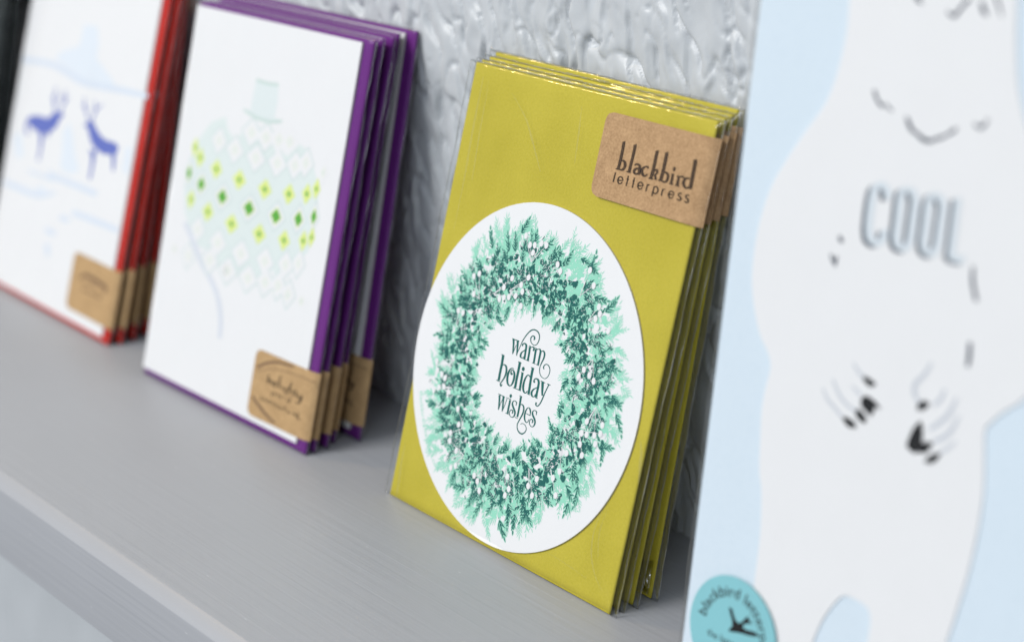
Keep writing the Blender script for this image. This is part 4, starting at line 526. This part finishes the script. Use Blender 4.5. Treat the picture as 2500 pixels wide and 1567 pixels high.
# ---- the printed wreath of the front coaster
def wreath(mb, cu, cv, y):
    rnd = random.Random(11)
    ROT = 0.0
    def pos(a, r): return cu - 0.4 + r * math.cos(a) * 1.03, cv - 0.5 + r * math.sin(a) * 1.05
    cnt = [0]
    def yy(base):
        cnt[0] += 1; return base - (cnt[0] % 40) * 0.0006
    def needle(x, z, a, l, w, base, mat):
        dx, dz = math.cos(a), math.sin(a); nx, nz = -dz * w / 2, dx * w / 2
        Y = yy(base)
        mb.poly([(x - nx * .8, z - nz * .8), (x + dx * l * .45 - nx * 1.15, z + dz * l * .45 - nz * 1.15), (x + dx * l - nx * .35, z + dz * l - nz * .35),
                 (x + dx * l + nx * .35, z + dz * l + nz * .35), (x + dx * l * .45 + nx * 1.15, z + dz * l * .45 + nz * 1.15), (x + nx * .8, z + nz * .8)], Y, mat)
    def blob(x, z, r, base, mat, k=9, stretch=1.0, ang=0):
        p = []
        for i in range(k):
            a = 2 * math.pi * i / k; rr = r * rnd.uniform(0.6, 1.25)
            px, pz = rr * stretch * math.cos(a), rr * math.sin(a)
            p.append((x + px * math.cos(ang) - pz * math.sin(ang), z + px * math.sin(ang) + pz * math.cos(ang)))
        Y = yy(base); mb.add([(x, Y, z)] + [(a, Y, b) for a, b in p], [[0, i + 1, (i + 1) % k + 1] for i in range(k)], mat)
    def twig(x, z, a, l, nl, w, base, mat, spread=0.75, step=0.95, bend=0.0, stem=True):
        t = 0; cx, cz = x, z; aa = a
        if stem: needle(x, z, a + bend * l / 2, l, w * 1.1, base, mat)
        while t < l:
            f = 1 - 0.45 * t / l
            for sgn in (-1, 1):
                if rnd.random() < 0.9:
                    needle(cx, cz, aa + sgn * spread * rnd.uniform(0.65, 1.2), nl * f * rnd.uniform(0.7, 1.15), w * rnd.uniform(0.8, 1.2), base, mat)
            d = step * rnd.uniform(0.8, 1.2); cx += d * math.cos(aa); cz += d * math.sin(aa); aa += bend * d; t += d
        needle(cx, cz, aa, nl * .6, w, base, mat)
    L1, L2, L3, L4, L5 = y - .02, y - .05, y - .08, y - .11, y - .15
    def sprig(x, z, a, l, nl, w, spread, step, bend):
        st = rnd.getstate(); twig(x, z, a, l, nl * 1.12, w * 2.5, L2, 'ink_mint', spread=spread, step=step, bend=bend)
        rnd.setstate(st); twig(x, z, a, l, nl, w, L3, 'ink_teal', spread=spread, step=step, bend=bend)
    def edge_r(a):   # uneven outer rim of the wreath
        return 1 + 0.025 * math.sin(3 * a + 1) + 0.02 * math.sin(7 * a)
    # mint masses
    for i in range(900):
        a = rnd.uniform(0, 2 * math.pi); r = rnd.uniform(24.5, 40.5) * edge_r(a); x, z = pos(a, r)
        blob(x, z, rnd.uniform(0.7, 1.5), L1, 'ink_mint', stretch=rnd.uniform(1, 1.8), ang=rnd.uniform(0, 3.1))
    for i in range(420):
        a = rnd.uniform(0, 2 * math.pi); r = rnd.uniform(30, 43) * edge_r(a); x, z = pos(a, r)
        twig(x, z, a - 0.35 + rnd.gauss(0, 0.5), rnd.uniform(3.0, 6.0), rnd.uniform(2.0, 3.4), 0.30, L1, 'ink_mint', bend=rnd.uniform(-.06, .06), step=0.8)
    for i in range(190):
        a = rnd.uniform(0, 2 * math.pi); r = rnd.uniform(21.5, 27); x, z = pos(a, r)
        twig(x, z, a + math.pi + rnd.gauss(0, 0.55), rnd.uniform(1.5, 4.0), rnd.uniform(1.6, 2.8), 0.28, L1, 'ink_mint', bend=rnd.uniform(-.06, .06), step=0.8)
    # paper showing through between the boughs, as thin slivers
    for i in range(520):
        a = rnd.uniform(0, 2 * math.pi); r = rnd.uniform(24, 43) * edge_r(a); x, z = pos(a, r)
        needle(x, z, a + rnd.gauss(0, 0.8), rnd.uniform(0.7, 2.2), rnd.uniform(0.18, 0.38), L2, 'ink_berry')
    # dark boughs
    for i in range(78):   # sprigs round the outer rim
        a = 2 * math.pi * (i + rnd.uniform(-.45, .45)) / 78; r = rnd.choice([rnd.uniform(34, 38), rnd.uniform(38, 43)]) * edge_r(a); x, z = pos(a, r)
        sprig(x, z, a - 0.45 + rnd.gauss(0, 0.45), rnd.uniform(2.8, 5.6), rnd.uniform(2.0, 3.1), 0.36, 0.68, 1.05, rnd.uniform(-.08, .08))
    for i in range(64):   # sprigs towards the middle
        a = 2 * math.pi * (i + rnd.uniform(-.45, .45)) / 64; r = rnd.uniform(21.5, 26); x, z = pos(a, r)
        sprig(x, z, a + math.pi + rnd.gauss(0, 0.55), rnd.uniform(1.4, 3.4), rnd.uniform(1.6, 2.6), 0.30, 0.66, 0.85, rnd.uniform(-.08, .08))
    for i in range(170):  # sprigs across the body of the wreath
        a = rnd.uniform(0, 2 * math.pi); r = rnd.uniform(26, 38) * edge_r(a); x, z = pos(a, r)
        sprig(x, z, a + rnd.gauss(0, 1.1), rnd.uniform(2.0, 4.2), rnd.uniform(1.6, 2.6), 0.34, 0.68, 1.0, rnd.uniform(-.08, .08))
    for i in range(200):
        a = rnd.uniform(0, 2 * math.pi); r = rnd.uniform(24, 40) * edge_r(a); x, z = pos(a, r)
        twig(x, z, rnd.uniform(0, 6.3), rnd.uniform(1.2, 3.2), rnd.uniform(1.1, 2.3), 0.28, L3, 'ink_teal', spread=0.7, step=0.9)
    for i in range(520):
        a = rnd.uniform(0, 2 * math.pi); r = rnd.gauss(30.5, 3.6) * edge_r(a); x, z = pos(a, r)
        if 20 < r < 42: blob(x, z, rnd.uniform(0.3, 1.0), L3, 'ink_teal', k=9, stretch=rnd.uniform(1, 2.2), ang=rnd.uniform(0, 3.1))
    for i in range(420):
        a = rnd.uniform(0, 2 * math.pi); r = rnd.uniform(23, 43); x, z = pos(a, r)
        needle(x, z, rnd.uniform(0, 6.3), rnd.uniform(0.7, 2.0), rnd.uniform(0.16, 0.30), L4, rnd.choice(['ink_mint', 'ink_mint', 'ink_teal']))
    # sprays of tiny white dots
    for i in range(84):
        a = 2 * math.pi * i / 84 + rnd.gauss(0, .1); r = rnd.uniform(24, 39); x, z = pos(a, r)
        for k in range(rnd.randint(20, 40)):
            blob(x + rnd.gauss(0, 1.9), z + rnd.gauss(0, 1.9), rnd.uniform(0.09, 0.18), L4, 'ink_berry', k=6)
    # berries on thin stems, in clusters as on the photographed card
    taken = []
    for i in range(20):
        a = 2 * math.pi * (i + rnd.uniform(-.3, .3)) / 20 + 0.1; r = rnd.uniform(26, 35); x, z = pos(a, r)
        base_dir = a - 0.5 + rnd.gauss(0, 0.7)
        for k in range(rnd.randint(4, 7)):
            d = base_dir + rnd.uniform(-.75, .75); l = rnd.uniform(3.0, 10)
            bx, bz = x + l * math.cos(d), z + l * math.sin(d)
            rr = math.hypot(bx - cu, bz - cv)
            if rr > 45 or rr < 20 or any(math.hypot(bx - p, bz - q) < 2.1 for p, q in taken): continue
            taken.append((bx, bz))
            needle(x, z, d, l, 0.20, L5, 'ink_berry')
            t = rnd.uniform(-.35, .35)
            mb.poly([(bx + 0.88 * math.cos(q) * math.cos(t) - 1.05 * math.sin(q) * math.sin(t), bz + 0.88 * math.cos(q) * math.sin(t) + 1.05 * math.sin(q) * math.cos(t)) for q in [2 * math.pi * j / 14 for j in range(14)]], yy(L5 - .03), 'ink_berry')

CU, CV, CR = 53.15, 55.46, 54.0
# ---- chartreuse stack
OW, OH = 111.45, 146.0
def olive_packet(pose, label, front, seed):
    x, y, lean, yaw = pose
    root = empty('greeting_card_packet', x, y, 0.4, lean, yaw, label, 'greeting card', 'chartreuse wreath card packets stacked against the wall')
    envelope_mesh(0, OW, OH, 'olive').build('envelope', root)
    mb = MB(); slab(mb, disc_outline(CU, CV, CR), -0.65, -0.02, 'white', 'cream_edge')
    if front:
        wreath(mb, CU, CV, -0.65)
        strokes(mb, D['wish'], -0.70, 'ink_teal')
        arc_text(mb, 'blackbirdletterpress.com', 2.5, CU, CV, 50.6, math.radians(217), -0.69, 'ink_mint', inside=True, spacing=1.12)
    mb.build('coaster', root)
    mar = (3.0, 2.6, 0.3, 0.5)
    sm = sleeve_mesh(OW, OH, *mar, 1.7, seed, amp=0.16, flat=(65, 114, 143))
    if front: strokes(sm, D['creases'], -1.36, 'film_crease_glare', 6)  # sleeve highlights drawn as ribbons, along with its fold lines
    sm.build('sleeve', root)
    fold_mesh(OW, OH, 3.0, 2.6, 0.5, seed).build('sleeve_fold', root)
    if seed == 4:   # extra reflective crumple added for a glint at the rearmost packet's foot
        rnd = random.Random(5); cm = MB()
        cm.grid([[(OW - 7 + i * 0.7, -1.25 - 0.9 * math.sin(math.pi * i / 10) * math.sin(math.pi * j / 14) * rnd.uniform(0.3, 1.3), 1.5 + j * 0.75 - (0.25 * (10 - i) if j > 7 else 0)) for j in range(15)] for i in range(11)], 'film_glint')
        cm.build('film_glint_crumple', root)
    mb = label_mesh(67.3, 115.9, 141.3, OW, OH, mar, 1.7, 'kraft')
    if front:
        YL = 0.55 - HP - 0.16
        strokes(mb, D['bbird'], YL - .03, 'ink_brown'); strokes(mb, D['bbcore'], YL - .05, 'ink_core'); strokes(mb, D['lpress'], YL - .03, 'ink_brown')
    mb.build('kraft_label', root)
    return root
olive_packet((0.26, 0.76, 0.2796, -0.0139), 'foremost chartreuse card packet with a green pine wreath reading warm holiday wishes', True, 1)
olive_packet((-0.4, 4.2, 0.2762, -0.0085), 'second chartreuse card packet, directly behind the one showing the wreath', False, 2)
olive_packet((0.2, 9.7, 0.2562, -0.0134), 'third chartreuse card packet from the front, between the second and the rearmost', False, 3)
olive_packet((0.74, 16.9, 0.2199, -0.016), 'rearmost chartreuse card packet, leaning on the wall behind its stack', False, 4)

# ---- purple stack
def diamond(mb, c, w, h, y, mat, sh=0.0):
    mb.poly([(c[0] - w, c[1] + sh), (c[0], c[1] - h), (c[0] + w, c[1] - sh), (c[0], c[1] + h)], y, mat)
def ornament_print(mb, y):
    cx = sum(p[0] for p in pairs(D['o_fill'][0])) / len(D['o_fill'][0]) * 2
    mb.poly(pairs(D['o_fill'][0]), y - .02, 'ink_pale')
    mb.poly(pairs(D['o_cap'][0]), y - .02, 'ink_cap'); strokes(mb, D['o_capline'], y - .04, 'ink_sage', 3)
    us = [p[0][0] for p in map(pairs, D['o_green'])]; lo = min(us); hi = max(us); mid = (lo + hi) / 2; R = (hi - lo) / 2 + 6
    def sc(u): return max(0.32, math.sqrt(max(0.05, 1 - ((u - mid) / R) ** 2)))
    for g in D['o_green']:
        c = pairs(g)[0]; s = sc(c[0])
        diamond(mb, c, 7.0 * s, 6.0, y - .022, 'ink_lattice'); diamond(mb, c, 5.9 * s, 5.0, y - .04, 'white'); diamond(mb, c, 3.9 * s, 3.3, y - .06, 'ink_lime'); diamond(mb, c, 3.3 * s, 2.8, y - .08, 'ink_green')
    for g in D['o_faint']:
        c = pairs(g)[0]; s = sc(c[0])
        diamond(mb, c, 7.1 * s, 6.0, y - .022, 'ink_lattice') if 40 < c[1] < 104 and abs(c[0] - mid) < R * .9 else None; diamond(mb, c, 6.2 * s, 5.2, y - .04, 'white'); diamond(mb, c, 2.9 * s, 2.5, y - .06, 'ink_paler'); diamond(mb, c, 0.8 * s, 1.0, y - .08, 'ink_pale')
    for g in D['o_yel']:
        c = pairs(g)[0]; s = sc(c[0])
        diamond(mb, c, 4.6 * s, 3.9, y - .05, 'ink_lime'); diamond(mb, c, 1.4 * s, 1.2, y - .08, 'ink_green')
    for g in D['o_dots']:
        c = pairs(g)[0]; diamond(mb, c, 1.7, 2.0, y - .04, 'ink_paler'); diamond(mb, c, 0.5, 0.7, y - .06, 'ink_sage')
    strokes(mb, D['o_thread'], y - .03, 'ink_thread')
def rot_rect(u0, v0, u1, v1, a):
    cu, cv = u0, v0; c, s = math.cos(a), math.sin(a)
    return [(cu + (u - u0) * c - (v - v0) * s, cv + (u - u0) * s + (v - v0) * c) for u, v in ((u0, v0), (u1, v0), (u1, v1), (u0, v1))]
def purple_packet(pose, label, front, seed):
    x, y, lean, yaw = pose
    root = empty('greeting_card_packet', x, y, 0.4, lean, yaw, label, 'greeting card', 'purple ornament card packets stacked against the wall')
    envelope_mesh(0, 111, 146, 'purple').build('envelope', root)
    mb = MB(); slab(mb, rot_rect(0.1, 2.5, 105.9, 144.4, 0.002), -0.85, -0.02, 'white', 'cream_edge')
    ornament_print(mb, -0.85)
    mb.build('card', root)
    mar = (1.0, 0.8, 0.3, 0.5)
    sleeve_mesh(111, 146, *mar, 0.5, seed, amp=0.07, flat=(72, 3, 31)).build('sleeve', root)
    mb = label_mesh(74.0, 4.6 + (0, .5, -.4, .6, .2)[seed - 11], 29.2 + (0, .5, -.4, .6, .2)[seed - 11], 111, 146, mar, 0.5, 'kraft_tan', tilt=(0.012, -.01, .02, -.015, .01)[seed - 11])
    YL = 0.55 - HP - 0.16
    if front or seed == 15:
        strokes(mb, D['pl_arc'], YL - .03, 'ink_core', 4); strokes(mb, D['pl_text'], YL - .05, 'ink_brown', 4); strokes(mb, D['pl_text2'], YL - .05, 'ink_brown', 3)
    mb.build('kraft_label', root)
    return root
for k, (pose, lab) in enumerate([
        ((-157.4, -4.3, 0.2574, 0.0196), 'foremost purple card packet with a white card showing a green diamond ornament'),
        ((-157.2, -1.0, 0.2570, 0.021), 'second purple card packet, directly behind the one showing the ornament'),
        ((-158.0, 4.86, 0.2521, 0.0199), 'third purple card packet, in the middle of its stack of five'),
        ((-160.2, 9.4, 0.2461, 0.0198), 'fourth purple card packet, just in front of the gap before the rearmost'),
        ((-155.8, 17.5, 0.2218, 0.0196), 'rearmost purple card packet standing apart with a white strip of its card showing')]):
    purple_packet(pose, lab, k == 0, 11 + k)

# ---- red stack
def red_packet(pose, label, front, seed):
    x, y, lean, yaw = pose
    root = empty('greeting_card_packet', x, y, 0.4, lean, yaw, label, 'greeting card', 'red reindeer card packets stacked against the wall')
    envelope_mesh(-6.5, 110.9, 146, 'red').build('envelope', root)
    mb = MB(); slab(mb, rot_rect(-6.3, 2.0, 106.6, 144.4, 0.003), -0.85, -0.02, 'white', 'cream_edge')
    for r in D['r_shape']: mb.poly(pairs(r), -0.87, 'ink_skier')
    strokes(mb, D['r_band'], -0.89, 'ink_sky', 4); strokes(mb, D['r_deer'], -0.91, 'ink_blue', 4)
    mb.build('card', root)
    mar = (7.5, 0.8, 0.3, 0.5)
    sleeve_mesh(110.9, 146, *mar, 0.5, seed, amp=0.07, flat=(70, 5, 33)).build('sleeve', root)
    mb = label_mesh(72.6, 6.8, 31.0, 110.9, 146, mar, 0.5, 'kraft_tan')
    if front: strokes(mb, D['rl_text'], 0.55 - HP - 0.19, 'ink_core', 4)
    mb.build('kraft_label', root)
for k, (pose, lab) in enumerate([
        ((-306.1, 1.2, 0.2871, -0.0125), 'foremost red card packet with a white card of two blue reindeer'),
        ((-304.0, 5.6, 0.275, -0.010), 'second red card packet, directly behind the reindeer one'),
        ((-305.0, 12.2, 0.245, -0.012), 'third red card packet, counted from the reindeer one at the front'),
        ((-305.5, 19.4, 0.208, -0.012), 'rearmost red card packet, partly hidden behind the ornament card')]):
    red_packet(pose, lab, k == 0, 21 + k)

# ---- dark stack at the far left
def dark_packet(pose, label, seed):
    x, y, lean, yaw = pose
    root = empty('greeting_card_packet', x, y, 0.4, lean, yaw, label, 'greeting card', 'dark card packets at the left edge')
    envelope_mesh(0, 130, 178, 'darkgreen').build('envelope', root)
    mb = MB(); slab(mb, [(1, 3), (112, 3), (112, 175), (1, 175)], -0.85, -0.02, 'white', 'cream_edge'); mb.build('card', root)
    sleeve_mesh(130, 178, 1, 0.8, 0.3, 0.5, 0.5, seed, amp=0.1).build('sleeve', root)
for k, (pose, lab) in enumerate([
        ((-447, -2.0, 0.225, 0.0), 'foremost black green packet at the left edge, beside the reindeer card'),
        ((-446, 2.6, 0.215, 0.0), 'second black green packet at the left edge, behind its foremost'),
        ((-447, 7.0, 0.205, 0.0), 'rearmost black green packet at the left edge, nearest the wall')]):
    dark_packet(pose, lab, 31 + k)

# ---- the large bear card on the right
def bear_packet():
    root = empty('greeting_card_packet', 149.07, -7.78, 0.4, 0.1394, 0.0, 'large pale blue card of a white bear reading COOL, with a round teal sticker', 'greeting card')
    W, H = 203.0, 254.0
    mb = MB()
    slab(mb, rrect(0, 0, W, H, 0.6, n=3), -0.60, 1.2, 'halftone', 'cream_edge')
    # the bear is a raised sheet of white card, a little lighter at its rim
    base = pairs(D['bear'][0]); P = catmull(base + [base[0]], 5)[:-1]; P = [tuple(p) for p in P]
    slab(mb, P, -1.02, -0.58, 'white', 'white')
    strokes(mb, D['bear_grey'], -1.05, 'ink_line', 5); strokes(mb, D['bear_fur'], -1.07, 'ink_fur', 4)
    strokes(mb, D['bear_claw'], -1.09, 'ink_black', 5)
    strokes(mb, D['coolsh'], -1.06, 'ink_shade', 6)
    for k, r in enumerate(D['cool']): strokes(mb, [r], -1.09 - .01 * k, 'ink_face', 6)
    mb.build('card', root)
    sleeve_mesh(W, H, 2.2, 2.2, 0.3, 2.0, 1.0, 41, amp=0.04, mat='film_wide', flat=None).build('sleeve', root)
    mb = MB(); cu, cv, r = 18.4, 18.6, 15.7; YS = -1.75
    slab(mb, disc_outline(cu, cv, r, 96), YS, YS + .12, 'teal_sticker')
    mb.poly(pairs(D['bird'][0]), YS - .03, 'ink_black')
    arc_text(mb, 'blackbird letterpress', 4.3, cu, cv, 10.0, math.radians(72), YS - .03, 'ink_brown', spacing=1.0, bold=0.02)
    V, F = text_mesh('the letter', 3.0, 1.0); mb.add([(9.6 + a, YS - .03, 15.0 + b) for a, b in V], F, 'ink_brown')
    mb.build('sticker', root)
bear_packet()
